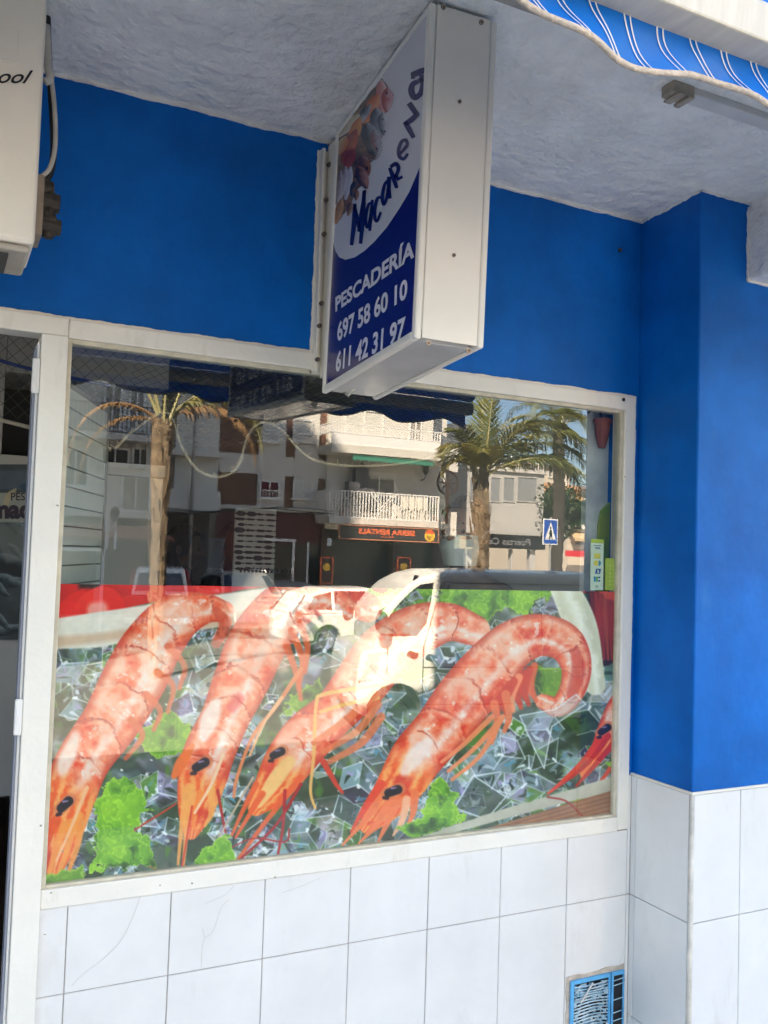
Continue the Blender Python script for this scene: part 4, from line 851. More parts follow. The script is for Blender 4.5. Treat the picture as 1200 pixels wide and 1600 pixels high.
name_strokes = [
 ([('l', (173, 958, 5), (182, 880, 7), (186, 795, 5)), ('l', (184, 800, 4), (197, 865, 6), (203, 905, 3)), ('l', (200, 905, 4), (212, 830, 6), (226, 742, 4)), ('l', (222, 745, 5), (218, 850, 7), (208, 952, 5))], c3),
 ([('s', (250, 792, 4), (238, 802, 4), (228, 850, 5), (232, 888, 4), (242, 868, 4), (252, 804, 4)), ('l', (254, 780, 4), (250, 840, 5), (244, 902, 4))], c3),
 ([('s', (288, 770, 4), (274, 776, 4.5), (264, 815, 5), (265, 856, 4.5), (274, 862, 4), (287, 828, 3.5))], c3),
 ([('s', (316, 705, 4.5), (302, 722, 4.5), (293, 768, 5), (298, 798, 4.5), (309, 778, 4.5), (319, 714, 4.5)), ('l', (320, 690, 6), (318, 740, 6), (323, 775, 5))], c3),
 ([('l', (322, 655, 5), (335, 690, 7), (350, 735, 5)), ('s', (325, 652, 5), (345, 640, 6), (356, 655, 6), (350, 680, 5), (338, 692, 5)), ('l', (345, 680, 5), (355, 700, 6), (372, 690, 4))], c3),
 ([('l', (364, 600, 4), (392, 566, 5)), ('s', (392, 566, 4), (386, 548, 5), (368, 554, 5), (357, 585, 5.5), (361, 612, 5.5), (377, 620, 5), (393, 600, 4))], c3),
 ([('l', (397, 402, 7), (412, 424, 7), (431, 452, 7)), ('l', (432, 444, 6), (408, 466, 7), (380, 486, 6)), ('l', (381, 476, 6), (398, 506, 7), (416, 538, 6))], c3),
 ([('s', (432, 318, 6), (412, 330, 7), (406, 355, 8), (418, 380, 8), (440, 368, 7), (453, 335, 8), (448, 315, 7), (432, 316, 5)), ('l', (413, 308, 5), (413, 292, 8), (440, 280, 8), (470, 270, 7)), ('l', (446, 292, 6), (450, 320, 6))], c3)]
for st, f in name_strokes: letter(st, f).build('painted_letter', ink, sign)
# seafood photograph in the corner of the face
cs = Canvas(505, 95, 640, 400, 3.0)
cs.img[:] = c8(120, 100, 92); cs.a[:] = 0
def fish(x0, y0, x1, y1, r, ca, cb, seed=1, a=1):
    mx_, my_ = (x0+x1)/2, (y0+y1)/2
    def col(T, V, s_): return L3(L3(ca, cb, np.clip(.5-V*.7+(cs.n2[s_]-.5)*.9, 0, 1)), c8(230, 226, 224), np.clip(np.roll(cs.n1, seed*30, 1)[s_]*2-1.25, 0, .6))
    cs.stroke([(x0, y0, r*.35), (x0*.7+x1*.3, y0*.7+y1*.3, r), (x0*.35+x1*.65, y0*.35+y1*.65, r*.95), (x1, y1, r*.4)], col, a, soft=.8)
orange, red_, grey1, grey2, pink, brown, cream = c8(200, 110, 60), c8(140, 44, 30), c8(64, 70, 84), c8(168, 172, 182), c8(196, 120, 120), c8(84, 48, 36), c8(196, 176, 140)
cs.poly([(527, 205), (597, 122), (614, 148), (612, 165), (600, 180), (602, 205), (592, 222), (588, 245), (572, 262), (572, 285), (556, 300), (548, 320), (524, 352)], lambda X, Y, sd, s_: L3(c8(150, 118, 92), c8(72, 54, 50), cs.n2[s_]), 1, frill=1.5)
for q in ((596, 128, 598, 175, 9, pink, c8(230, 190, 186)), (606, 140, 604, 172, 9, c8(160, 70, 70), c8(214, 168, 176)), (590, 150, 570, 190, 9, c8(196, 96, 60), c8(226, 150, 110)), (578, 165, 548, 205, 7, grey1, grey2), (560, 180, 530, 212, 7, cream, c8(226, 214, 190)),
          (588, 172, 592, 212, 11, grey1, grey2), (598, 178, 600, 208, 8, grey1, c8(210, 212, 218)), (574, 196, 586, 238, 13, c8(52, 56, 66), c8(150, 154, 164)), (585, 205, 590, 235, 8, c8(120, 84, 90), grey2),
          (562, 186, 545, 230, 8, orange, c8(226, 150, 90)), (556, 205, 536, 252, 9, red_, c8(196, 84, 56)), (540, 215, 530, 240, 7, cream, orange), (552, 235, 540, 262, 8, red_, c8(170, 70, 50)),
          (566, 246, 574, 272, 9, brown, c8(150, 100, 76)), (560, 262, 572, 292, 9, c8(60, 34, 30), c8(176, 130, 116)), (548, 262, 540, 310, 6, grey2, c8(220, 216, 216)), (540, 262, 530, 312, 7, c8(120, 104, 112), c8(214, 206, 210)), (532, 268, 526, 318, 6, c8(100, 84, 92), c8(206, 196, 200)),
          (554, 285, 550, 305, 5, c8(46, 40, 44), c8(110, 90, 84)), (558, 298, 556, 312, 4, brown, c8(170, 130, 100)), (534, 312, 525, 348, 6, c8(150, 92, 54), c8(210, 160, 110)), (549, 318, 544, 336, 4.5, c8(96, 66, 50), c8(190, 160, 130))):
    fish(*q)
for x, y in ((598, 186), (601, 205), (588, 232), (573, 262), (604, 145)): cs.stroke([(x, y, 1.2), (x+.5, y+1, 1.2)], c8(20, 16, 18), 1)
cs.stroke([(578, 250, .8), (588, 248, 1), (597, 232, .7), (596, 222, .4)], c8(170, 160, 160), .8)
def face_np(x, y): return np_plane(x, y, FP+nrm*.0009, nrm)
def clipped(x, y):
    co = face_np(x, y); Mi = np.array(Ms.inverted()); l = co @ Mi[:3, :3].T+Mi[:3, 3]; l[:, 0] = np.maximum(l[:, 0], fw+.001); l[:, 2] = np.minimum(l[:, 2], zB1-.0125); Mn = np.array(Ms); return l @ Mn[:3, :3].T+Mn[:3, 3]
print_mesh(cs, clipped, 'seafood_print', attr_mat('sign_print', .25), sign, 1.0, alpha=.45)
# mounting plate on the wall
mp0 = at(497, 236, 0); mp1 = at(487, 584, 0)
b = MB(); b.box(.898, .975, -.012, .0, mp1.z, mp0.z); b.box(.8985, .908, -.032, -.0125, mp1.z+.001, mp0.z-.001); b.box(.92, 1.06, -.0595, -.0125, zB0+.05, zB1-.02)
mpp = b.build('mounting_plate', whitepaint, sign, bevel=.003)
for q in ((509, 262), (504, 317), (501, 370), (497, 477), (494, 512), (491, 564)):
    p = at(*q, -.012); B = MB(); B.tube([(p.x, -.03, p.z), (p.x, -.040, p.z)], .0062, 10); c = B.build('bolt', mat('corroded_bolt', (.12, .09, .07), .7, .4, 90), None); c.parent = mpp; c.data.transform(Matrix.Translation(-sign.location)); 
jb = MB(); jag(jb, ((.899, -.002, mp1.z), (.899, -.002, mp0.z-.0)), (-1, 0, 0), .004, .006, (0, -.004, 0), 22, 120); jb.build('paint_edge', postpaint, shop)

# ------------------------------------------------------------------ outdoor AC unit, top left
ac = thing('air_conditioner', 'cream outdoor air conditioning unit high on the blue wall', 'air conditioner', (-.27, -.25, 2.15))
acm = mat('ac_cream', (.84, .78, .66), .42, .07, 4, .05, 20)
zf = at(60, 383, -.4).z; zt_ = 2.74
b = MB(); b.box(-.70, .146, -.40, -.2, zf, zt_); b.build('casing', acm, ac, bevel=.012, seg=3)
b = MB(); b.box(-.70, .138, -.392, -.208, zf-.016, zf-.002); b.build('base_tray', mat('ac_base', (.50, .45, .37), .5, .2, 12), ac, bevel=.008)
b = MB(); b.box(-.68, .10, -.37, -.23, zf-.021, zf-.017); b.build('base_plate', darkmetal, ac)
b = MB()
pa = at(28, 70, -.4)
b.prism([(-.36, pa.z+.03), (pa.x, pa.z+.03), (pa.x+.002, pa.z-.03), (pa.x-.01, pa.z-.04), (-.36, pa.z-.04)], lambda x, z: Vector((x, -.4025, z)), lambda x, z: Vector((x, -.3995, z))); b.build('badge_recess', acm, ac, bevel=.002)
P = [at(*q, -.4015) for q in ((-28, 137), (50, 137), (-28, 106), (52, 110))]
text_mesh('pool', lambda u, v: P[0].lerp(P[1], u).lerp(P[2].lerp(P[3], u), v), 'lettering', black_m, ac, .014, .45)
for xq in (-.6, .02): b = MB(); b.box(xq, xq+.03, -.1995, 0, zf+.01, zf+.05); b.build('wall_bracket', darkmetal, ac)
# valves, cables on the side
cabb = mat('cable_black', (.02, .018, .016), .6, .2); cabw = mat('cable_white', (.55, .53, .48), .6, .2, 20); brass = mat('dirty_valve', (.06, .05, .038), .7, .5, 60)
Yc = -.22
def sp(q, dx=0): return at(q[0], q[1], Yc)
b = MB(); b.tube(smooth_path([sp(q) for q in ((72, -30), (76, 90), (79, 130), (82, 180), (84, 230), (80, 265), (70, 285))]), .0075, 8); b.build('cable', cabb, ac, smooth=True)
b = MB(); b.tube(smooth_path([at(q[0], q[1], Yc-.02) for q in ((74, 85), (80, 120), (86, 180), (86, 230), (78, 262), (66, 275))]), .005, 8); b.tube(smooth_path([at(q[0], q[1], Yc-.03) for q in ((72, 40), (75, 100), (78, 122), (70, 128))]), .009, 8); b.build('cable', cabw, ac, smooth=True)
b = MB()
for (x, y, r) in ((74, 295, .018), (84, 318, .022), (78, 345, .016), (86, 355, .018)): p = sp((x, y)); b.tube([p+Vector((-.03, 0, -.0)), p+Vector((.012, 0, 0))], r, 8); b.tube([p+Vector((-.01, 0, -.02)), p+Vector((-.01, 0, .02))], r*.8, 6)
b.tube([sp((76, 285)), sp((78, 335)), sp((74, 372))], .012, 10); b.build('pipe_valve', brass, ac, bevel=.002)
b = MB(); p = sp((62, 350)); b.box(p.x-.04, p.x+.002, Yc-.05, Yc+.05, sp((62, 378)).z, sp((62, 285)).z); b.build('valve_bracket', mat('valve_plate', (.30, .24, .18), .6, .3, 20), ac, bevel=.003)

# ------------------------------------------------------------------ awning (retracted): bar, scalloped blue valance
aw = thing('awning', 'retracted blue striped awning with cream bar and scalloped valance', 'awning', (2.5, -1.43, 2.2))
YV = -1.43
xv0 = .62; xv1 = 2.27*1.0
xv0 = at(815, 0, YV).x-.5; xv0 = -.35; 
zb1 = at(1060, 54, YV).z
b = MB()
prof = [(-1.475, zb1), (-1.405, zb1), (-1.395, zb1+.02), (-1.40, zb1+.052), (-1.415, zb1+.062), (-1.468, zb1+.06), (-1.48, zb1+.045)]
b.prism(prof, lambda y, z: Vector((xv0-.05, y, z)), lambda y, z: Vector((xv1+.03, y, z)))
b.build('front_bar', mat('bar_cream', (.64, .58, .47), .45, .1, 9, .1, 60, stretch=(8, 1, 1)), aw, bevel=.003)
vb = at(1100, 125, YV).z
WP = sorted((at(a_, c_, YV).x, at(a_, c_, YV).z) for a_, c_ in ((790, -22), (815, 0), (850, 27), (880, 46), (920, 67), (960, 86), (1000, 102), (1035, 112), (1060, 114), (1085, 113), (1110, 118), (1140, 133), (1165, 150), (1190, 172), (1215, 190)))
def wave(x):
    if WP[0][0] <= x <= WP[-1][0]: return float(np.interp(x, [p[0] for p in WP], [p[1] for p in WP]))
    e_ = WP[0] if x < WP[0][0] else WP[-1]; d_ = abs(x-e_[0]); f_ = vb+.020*math.cos((x-.655)/.37*2*math.pi)-.004*math.sin(x*31)
    k_ = min(1, d_/.15); return e_[1]*(1-k_)+f_*k_
N = 220; b = MB(); ztp = zb1+.004
cloth = mat('valance_blue', srgb(8, 128, 226), .4, .1, 6, trans=.35)
def yv(x, v): return YV+.008*math.sin(x*17)*(v)+.006*math.sin(x*41+v*2)*v
R_ = 10
for i in range(N+1):
    x = xv0+(xv1-xv0)*i/N
    for j in range(R_+1): v = j/R_; b.v.append((x, yv(x, v), ztp+(wave(x)-ztp)*v))
b.f += [(i*(R_+1)+j, (i+1)*(R_+1)+j, (i+1)*(R_+1)+j+1, i*(R_+1)+j+1) for i in range(N) for j in range(R_)]
vo = b.build('valance', cloth, aw, smooth=True)
so_ = vo.modifiers.new('s', 'SOLIDIFY'); so_.thickness = .0012
b = MB()
x = xv0+.03; k = 0; rr = random.Random(9); vo_ = lambda: vo
while x < xv1-.02:
    for dx, wd in ((0, .0024), (.010, .0024)):
        for i in range(R_):
            v0, v1 = i/R_*.97, (i+1)/R_*.97; xa = x+dx+.05*v0*v0; xb_ = x+dx+.05*v1*v1
            za = ztp+(wave(xa)-ztp)*v0; zc = ztp+(wave(xb_)-ztp)*v1
            b.add([(xa, yv(xa, v0)-.0014, za), (xa+wd, yv(xa, v0)-.0014, za), (xb_+wd, yv(xb_, v1)-.0014, zc), (xb_, yv(xb_, v1)-.0014, zc)], [(0, 1, 2, 3)])
        b.build('white_stripe', mat('stripe_white', (.75, .78, .80), .5), vo_()); b = MB()
    x += .056; k += 1
b = MB(); b.tube([(xv0+(xv1-xv0)*i/N, yv(xv0+(xv1-xv0)*i/N, 1), wave(xv0+(xv1-xv0)*i/N)) for i in range(N+1)], .0042, 8)
b.build('valance_trim', mat('trim_beige', (.62, .52, .42), .9, .2, 80, .5, 150), vo, smooth=True)
# folded cloth roll and arm behind the bar
b = MB(); b.tube([(xv0, -1.375, zb1+.10), (xv1, -1.375, zb1+.10)], .045, 16); b.build('cloth_roll', cloth, aw, smooth=True)
b = MB()
for x in (xv0+.05, xv1-.08): b = MB(); b.box(x, x+.05, -1.39, -1.342, zb1+.065, zb1+.16); b.build('end_bracket', whitepaint, aw, bevel=.003)
# small rail with end clamp fixed to the ceiling
Yr = -.66
pr0 = at(1080, 135, Yr); zr_ = pr0.z
rl = thing('ceiling_rail', 'grey flat rail with a beige end clamp fixed under the canopy', 'rail', (pr0.x+.4, Yr, 2.68))
b = MB(); b.box(pr0.x, 2.9, Yr-.012, Yr+.032, 2.764, 2.7845); b.build('rail', mat('rail_grey', (.66, .65, .63), .6, .1, 10), rl, bevel=.003)
b = MB(); b.box(pr0.x-.070, pr0.x-.001, Yr-.014, Yr+.03, 2.756, 2.785); b.box(pr0.x-.058, pr0.x-.034, Yr-.020, Yr+.036, 2.750, 2.756); b.box(pr0.x-.024, pr0.x-.006, Yr-.020, Yr+.036, 2.747, 2.756); b.build('end_clamp', mat('clamp_beige', (.42, .36, .28), .6, .3, 25), rl, bevel=.003)

# ------------------------------------------------------------------ vent grille, bottom right
Yg = -.009
g0 = at(890, 1526, Yg); g1 = at(976, 1518, Yg); zg1 = at(930, 1523, Yg).z; zg0 = zg1-.19; xg0 = g0.x; xg1 = min(g1.x, 2.04); xgm = at(952, 1520, Yg).x
vg = thing('vent_grille', 'light blue broken vent grille set in the white tiles', 'vent', ((xg0+xg1)/2, 0, zg0))
b = MB(); rr = random.Random(6)
edge = []
x0_, x1_, y0_, y1_ = xg0-.012, xg1+.006, zg0-.01, zg1+.012
for (ax, ay, bx_, by) in ((x0_, y0_, x1_, y0_), (x1_, y0_, x1_, y1_), (x1_, y1_, x0_, y1_), (x0_, y1_, x0_, y0_)):
    for k in range(9): t = k/9; edge.append((ax+(bx_-ax)*t+rr.uniform(-.004, .004), ay+(by-ay)*t+rr.uniform(-.004, .004)))
b.prism(edge, lambda x, z: Vector((min(x, 2.052), -.0095, z)), lambda x, z: Vector((min(x, 2.052), -.004, z))); b.build('mortar_surround', beige_m, vg)
vblue = mat('vent_blue', srgb(92, 172, 222), .45, .2, 20)
b = MB(); b.box(xg0+.004, xg1-.002, -.0102, -.0097, zg0+.002, zg1-.004); b.build('hole_shade', black_m, vg)  # black plate stands in for the shade behind the louvres
b = MB()
def frame(x0, x1, wl, wr):
    b.box(x0, x0+wl, -.018, -.0105, zg0, zg1); b.box(x1-wr, x1, -.018, -.0105, zg0, zg1); b.box(x0+wl, x1-wr, -.0178, -.0105, zg1-.013, zg1); b.box(x0+wl, x1-wr, -.0178, -.0105, zg0, zg0+.012)
frame(xg0, xgm-.001, .013, .007); frame(xgm+.004, xg1, .008, .004)
b.build('grille_frame', vblue, vg, bevel=.0015)
z = zg0+.02; k = 0
while z < zg1-.02:
    bow = .006*math.sin((z-zg0)*26)+rr.uniform(-.002, .002); B = MB()
    B.tube(smooth_path([(xg0+.012, -.014, z), ((xg0+xgm)/2, -.020-abs(bow), z+.007+bow), (xgm-.007, -.014, z-.001)], 6), .0021, 5); B.build('louvre', mat('louvre_steel', (.62, .70, .72), .4, .5, 30, metal=.3, col2=(.16, .40, .56)), vg); z += .0098; k += 1
for z, dx in ((zg1-.03, .0), (zg1-.045, .004), (zg0+.10, .002), (zg0+.06, -.006), (zg0+.035, .0)):
    B = MB(); B.tube([(xgm+.01, -.014, z), (xg1-.006+dx, -.018, z+.006)], .0016, 5); B.build('louvre', MATS['louvre_steel'], vg)
B = MB(); B.tube([(xg0+.028, -.030, zg0+.125), (xg0+.075, -.030, zg0+.178)], .003, 6); B.build('bent_strip', mat('strip_pale', (.6, .6, .56), .6), vg)

B = MB(); rr = random.Random(31); nu, nv = 16, 22
for i in range(nu+1):
    for j in range(nv+1): B.v.append((xg0+.014+(xgm-xg0-.024)*i/nu+rr.uniform(-.001, .001), -.0125-rr.uniform(0, .009), zg0+.013+(zg1-zg0-.03)*j/nv+rr.uniform(-.0015, .0015)))
for i in range(nu):
    for j in range(nv):
        if rr.random() < (.75 if (j < 7 or j > 15) else .45): B.f.append((i*(nv+1)+j, (i+1)*(nv+1)+j, (i+1)*(nv+1)+j+1, i*(nv+1)+j+1))
B.build('crinkled_film', mat('film', (.42, .52, .56), .18, .5, 60, col2=(.10, .26, .36), spec=.8), vg)
# ================================================================== the street behind the camera (seen mirrored in the glass)
def gz(y):                                # ground height falling away across the street
    pts = [(50, 0), (-2.9, 0), (-2.901, -.16), (-6, -.33), (-16, -.62), (-29, -.75), (-400, -3.0)]
    for (a, za), (c, zc) in zip(pts, pts[1:]):
        if y <= a and y >= c: return za+(zc-za)*((a-y)/(a-c) if a != c else 0)
    return pts[-1][1]
asph = mat('asphalt', (.16, .152, .14), .9, .25, 2, .4, 90)
b = MB(); ys = [-3.05, -6, -16, -29, -60, -200, -400]
for a, c in zip(ys, ys[1:]): b.add([(-400, a, gz(a)), (400, a, gz(a)), (400, c, gz(c)), (-400, c, gz(c))], [(0, 1, 2, 3)])
o = b.build('road', asph, None); struct(o)
b = MB(); b.box(-60, 60, -2.9, -.0085, -.3, -.001); o = b.build('pavement', mat('paving', (.62, .56, .48), .8, .18, 3, .2, 30), None); struct(o)
b = MB(); b.box(-60, 60, -3.05, -2.9005, -.4, .0); o = b.build('kerb', mat('kerb', (.40, .38, .35), .8, .15, 6), None, bevel=.02); struct(o)
b = MB(); b.box(-60, 60, -60, -27.3, -1.4, -.58); o = b.build('far_pavement', MATS['paving'], None); struct(o)
b = MB(); b.box(-400, 400, 9, 400, -.5, -.11); o = b.build('ground', mat('earth', (.3, .26, .2), .9, .2, .5), None); struct(o)

# ---- plaster etc.
cream = mat('facade_cream', (.66, .62, .54), .85, .10, .8, .2, 20); whitef = mat('facade_white', (.62, .59, .53), .8, .08, .8, .15, 20); greyf = mat('facade_grey', (.40, .39, .37), .85, .10, .8)
brick = mat('brick_band', (.20, .085, .05), .9, .3, 14, .3, 40); burg = mat('burgundy_tiles', (.10, .018, .018), .5, .25, 3); dglass = mat('dark_glass', (.02, .022, .025), .08, .2, 1)
rail_w = mat('railing_white', (.78, .76, .72), .5, .05); slabm = mat('slab_white', (.60, .57, .50), .8, .1, 2)
tilef = mat('roof_tile', (.48, .24, .12), .85, .3, 8, .5, 20); curt = mat('curtain', (.30, .28, .25), .8, .3, 6, stretch=(6, 1, 1))
blindm = mat('roller_blind', (.60, .58, .52), .6, .05, 3)
def bricks(name):
    m = bpy.data.materials.new(name); m.use_nodes = True; t = m.node_tree; bs = t.nodes['Principled BSDF']; co = t.nodes.new('ShaderNodeTexCoord'); mp_ = t.nodes.new('ShaderNodeMapping'); mp_.inputs['Rotation'].default_value = (math.radians(90), 0, 0)
    bk = t.nodes.new('ShaderNodeTexBrick'); bk.inputs['Color1'].default_value = (.20, .08, .045, 1); bk.inputs['Color2'].default_value = (.12, .05, .03, 1); bk.inputs['Mortar'].default_value = (.22, .18, .14, 1)
    bk.inputs['Scale'].default_value = 1; bk.inputs['Brick Width'].default_value = .26; bk.inputs['Row Height'].default_value = .08; bk.inputs['Mortar Size'].default_value = .008
    t.links.new(co.outputs['Object'], mp_.inputs[0]); t.links.new(mp_.outputs[0], bk.inputs['Vector']); t.links.new(bk.outputs[0], bs.inputs['Base Color']); bs.inputs['Roughness'].default_value = .9; return m
brick = bricks('facade_brick')
def yL(L): return -(L-2.3)
def fbx(B, pxa, pxb, pya, pyb, L, d0, d1, pxm=600):
    """box on a facade plane: photo pixel limits on plane L, from d0 m proud to d1 m behind"""
    x0, x1 = rx(pxa, L, (pya+pyb)/2), rx(pxb, L, (pya+pyb)/2); xm = (pxa+pxb)/2; z1, z0 = rz(pya, L, xm), rz(pyb, L, xm)
    B.box(min(x0, x1), max(x0, x1), yL(L)-d1, yL(L)+d0, min(z0, z1), max(z0, z1)); return (x0, x1, z0, z1)
def railing(B, x0, x1, y, z0, z1, gap=.11, r=.012, axis='x', top=.03):
    n = max(2, int(abs(x1-x0)/gap))
    for i in range(n+1):
        q = x0+(x1-x0)*i/n
        if axis == 'x': B.box(q-r, q+r, y-r, y+r, z0+.05, z1-.03)
        else: B.box(y-r, y+r, q-r, q+r, z0+.05, z1-.03)
    for z in (z0+.03, z1-.02):
        if axis == 'x': B.box(min(x0, x1)-.02, max(x0, x1)+.02, y-.025, y+.025, z-.02, z+.02)
        else: B.box(y-.025, y+.025, min(x0, x1)-.02, max(x0, x1)+.02, z-.02, z+.02)
def window(par, pxa, pxb, pya, pyb, L, m=None, framem=None, sill=True, blind=0, mull=1):
    B = MB(); x0, x1 = rx(pxa, L, pya), rx(pxb, L, pya); xm = (pxa+pxb)/2; z1, z0 = rz(pya, L, xm), rz(pyb, L, xm); y = yL(L); fm = framem or rail_w; t = .06
    B.box(x0, x0+t, y-.02, y+.05, z0, z1); B.box(x1-t, x1, y-.02, y+.05, z0, z1); B.box(x0+t, x1-t, y-.02, y+.05, z1-t, z1); B.box(x0+t, x1-t, y-.02, y+.05, z0, z0+t)
    for k in range(1, mull+1):
        xx = x0+(x1-x0)*k/(mull+1); B.box(xx-.025, xx+.025, y-.02, y+.045, z0+t, z1-t)
    if sill: B.box(x0-.1, x1+.1, y-.0, y+.12, z0-.07, z0-.001)
    wf = B.build('window', fm, par)
    B = MB(); B.box(x0+t, x1-t, y-.015, y+.004, z0+t, z1-t); g = B.build('pane', m or dglass, None); g.parent = wf; g.data.transform(Matrix.Translation(-par.location))
    if blind:
        B = MB(); B.box(x0+t, x1-t, y+.005, y+.03, z1-t-(z1-z0)*blind, z1-t); g = B.build('roller_blind', blindm, None); g.parent = wf; g.data.transform(Matrix.Translation(-par.location))
    return x0, x1, z0, z1
ZG = -.75
# ---- building with the balconies and the car hire shop (L 32 front of balconies, 33.3 wall)
LB, LW = 32.0, 33.4
bx0, bx1 = rx(507, LW), rx(722, LW)
t = thing('balcony_building', 'white apartment building with railed corner balconies above a car hire shop', 'building', ((bx0+bx1)/2, yL(LW), ZG))
b = MB(); b.box(bx0, bx1-1.6, yL(LW)-8, yL(LW), 2.6, 19); b.box(bx1-1.6, bx1, yL(LW)-8, yL(LW)-1.6, 2.6, 19); b.build('wall', whitef, t)
b = MB(); b.box(bx0, bx1, yL(LW)-8, yL(LW)-.7, ZG, 2.6); b.build('shop_back', black_m, t)  # black block stands in for the unlit depth of the shop
b = MB(); 
for q in (508, 560+60, 690): b.box(rx(q, LW)-.15, rx(q, LW)+.15, yL(LW)-.4, yL(LW)-.05, ZG, 2.59)
b.build('shop_column', mat('column_dark', (.05, .03, .03), .5), t)
b = MB(); b.box(bx0, bx1, yL(LW)-.7, yL(LW)-.66, ZG, 2.59); b.build('shop_glazing', dglass, t)
def balcony(rail_py, top_py, bot_py, solid=False, awn=None):
    x0, x1 = rx(513, LB), rx(684, LB); zt = rz(rail_py, LB); zs = rz(top_py, LB); zb = rz(bot_py, LB); yf = yL(LB)
    B = MB(); B.box(x0, x1, yL(LW), yf, zb, zs); B.prism([(x1, yf), (x1+1.3, yf-1.5), (x1+1.3, yL(LW)-1.6), (x1, yL(LW)-1.6)], lambda x, y: Vector((x, y, zb)), lambda x, y: Vector((x, y, zs)))
    B.build('balcony_slab', slabm, t)
    B = MB(); zr = zs if not solid else zs+(zt-zs)*.5
    railing(B, x0, x1, yf-.05, zr, zt, .13, .018); railing(B, yf-.05, yL(LW), x0+.03, zr, zt, .15, .018, 'y')
    if solid: B.box(x0, x1, yf-.08, yf-.04, zs, zr)
    B.build('balcony_railing', rail_w, t)
    B = MB(); B.prism([(x1, yf-.03), (x1+1.3, yf-1.5), (x1+1.26, yf-1.56), (x1-.03, yf-.09)], lambda x, y: Vector((x, y, zs+.1)), lambda x, y: Vector((x, y, zt-.05))); B.build('side_screen', cream if not solid else whitef, t)
    B = MB(); B.box(x1+1.2, x1+1.75, yf-1.95, yf-1.5, zb-.25, zs+.55); B.build('side_parapet', whitef, t)
    return x0, x1, zs, zt, zb
q1 = balcony(770, 812, 821); q2 = balcony(666, 699, 712, True)
window(t, 567, 618, 738, 812, LW, curt, None, False, .12, 1)
window(t, 640, 660, 640, 700, LW, curt, None, False, .3, 1); window(t, 540, 600, 640, 700, LW, blindm, None, False, 0, 1)
B = MB(); x0, x1 = rx(548, LB), rx(674, LB); z1 = rz(715, LB); z0 = rz(723, LB)
B.box(x0, x1, yL(LB)-.25, yL(LB)-.02, z1-.02, z1+.02); n = 40
for i in range(n):
    xa, xb = x0+(x1-x0)*i/n, x0+(x1-x0)*(i+1)/n; B.box(xa, xb, yL(LB)-.04, yL(LB)-.02, z0+.05*abs(math.sin(i*.9)), z1)
B.build('green_awning', mat('awning_green', (.05, .22, .15), .7, .2, 8), t)
# things standing on the balcony
B = MB(); xa = rx(555, LW); zz = q1[2]
B.box(xa-.6, xa+.6, yL(LW)+.1, yL(LW)+.5, zz+.9, zz+1.5); B.prism([(-.3, 1.5), (.3, 1.5), (.3, 2.0), (0, 2.3), (-.3, 2.0)], lambda x, z: Vector((xa+x, yL(LW)+.15, zz+z)), lambda x, z: Vector((xa+x, yL(LW)+.5, zz+z)))
o = B.build('bird_cage', mat('cage_grey', (.10, .10, .11), .6, .3, 20), None); tag(o, 'dark bird cage with a pointed roof on the lower balcony', 'bird cage')
B = MB(); xa = rx(600, LB-.0)+.2; y_ = yL(LW)+.7
for s_ in (-1, 1): B.tube([(xa-.5*s_, y_, zz), (xa+.5*s_, y_, zz+1.05)], .02, 6); B.tube([(xa-.5*s_, y_+.3, zz), (xa+.5*s_, y_+.3, zz+1.05)], .02, 6)
for k in range(7): B.tube([(xa-.5+k*.16, y_-.2, zz+1.0), (xa-.5+k*.16, y_+.5, zz+1.0)], .01, 5)
o = B.build('drying_rack', rail_w, None); tag(o, 'white folding clothes rack on the lower balcony', 'clothes rack')
B = MB(); xa = rx(628, LW); vs = []
for i in range(22):
    for j in range(8): vs.append((xa-.6+i*.06, y_+.15+.05*math.sin(i*1.1+j*.4), zz+.1+j*.13))
B.add(vs, [(i*8+j, (i+1)*8+j, (i+1)*8+j+1, i*8+j+1) for i in range(21) for j in range(7)]); o = B.build('laundry_sheet', mat('sheet_cream', (.62, .58, .48), .9, .25, 8), None, smooth=True); tag(o, 'pale patterned sheet drying on the lower balcony', 'sheet')
B = MB(); c = Vector((rx(691, LW), yL(LW)+.3, zz+1.75)); N = 28
for k in range(N): a0_, a1_ = 2*math.pi*k/N, 2*math.pi*(k+1)/N; B.tube([c+Vector((.5*math.cos(a0_), 0, .5*math.sin(a0_))), c+Vector((.5*math.cos(a1_), 0, .5*math.sin(a1_)))], .05, 6, False)
for k in range(8): a0_ = math.pi*k/4; B.tube([c, c+Vector((.48*math.cos(a0_), 0, .48*math.sin(a0_)))], .03, 5, False)
B.ball(c, .1); B.box(c.x-.05, c.x+.05, c.y-.05, c.y+.05, zz, c.z); o = B.build('cart_wheel', mat('old_wood', (.05, .025, .018), .8, .3, 10), None); tag(o, 'dark wooden cart wheel ornament at the end of the lower balcony', 'wheel')
lamp = thing('wall_lantern', 'black wall lantern beside the cart wheel on the balcony', 'lantern', (rx(655, LW), yL(LW)+.1, zz+1.7)); x_, y2, z_ = lamp.location
B = MB(); B.tube([(x_, y2-.1, z_+.1), (x_, y2+.2, z_+.15), (x_, y2+.3, z_+.35)], .03, 6); B.build('arm', darkmetal, lamp)
B = MB(); B.tube([(x_, y2+.3, z_+.35), (x_, y2+.3, z_+.7), (x_, y2+.3, z_+.72), (x_, y2+.3, z_+.85)], [.08, .15, .18, .02], 6); B.build('lamp_head', darkmetal, lamp)
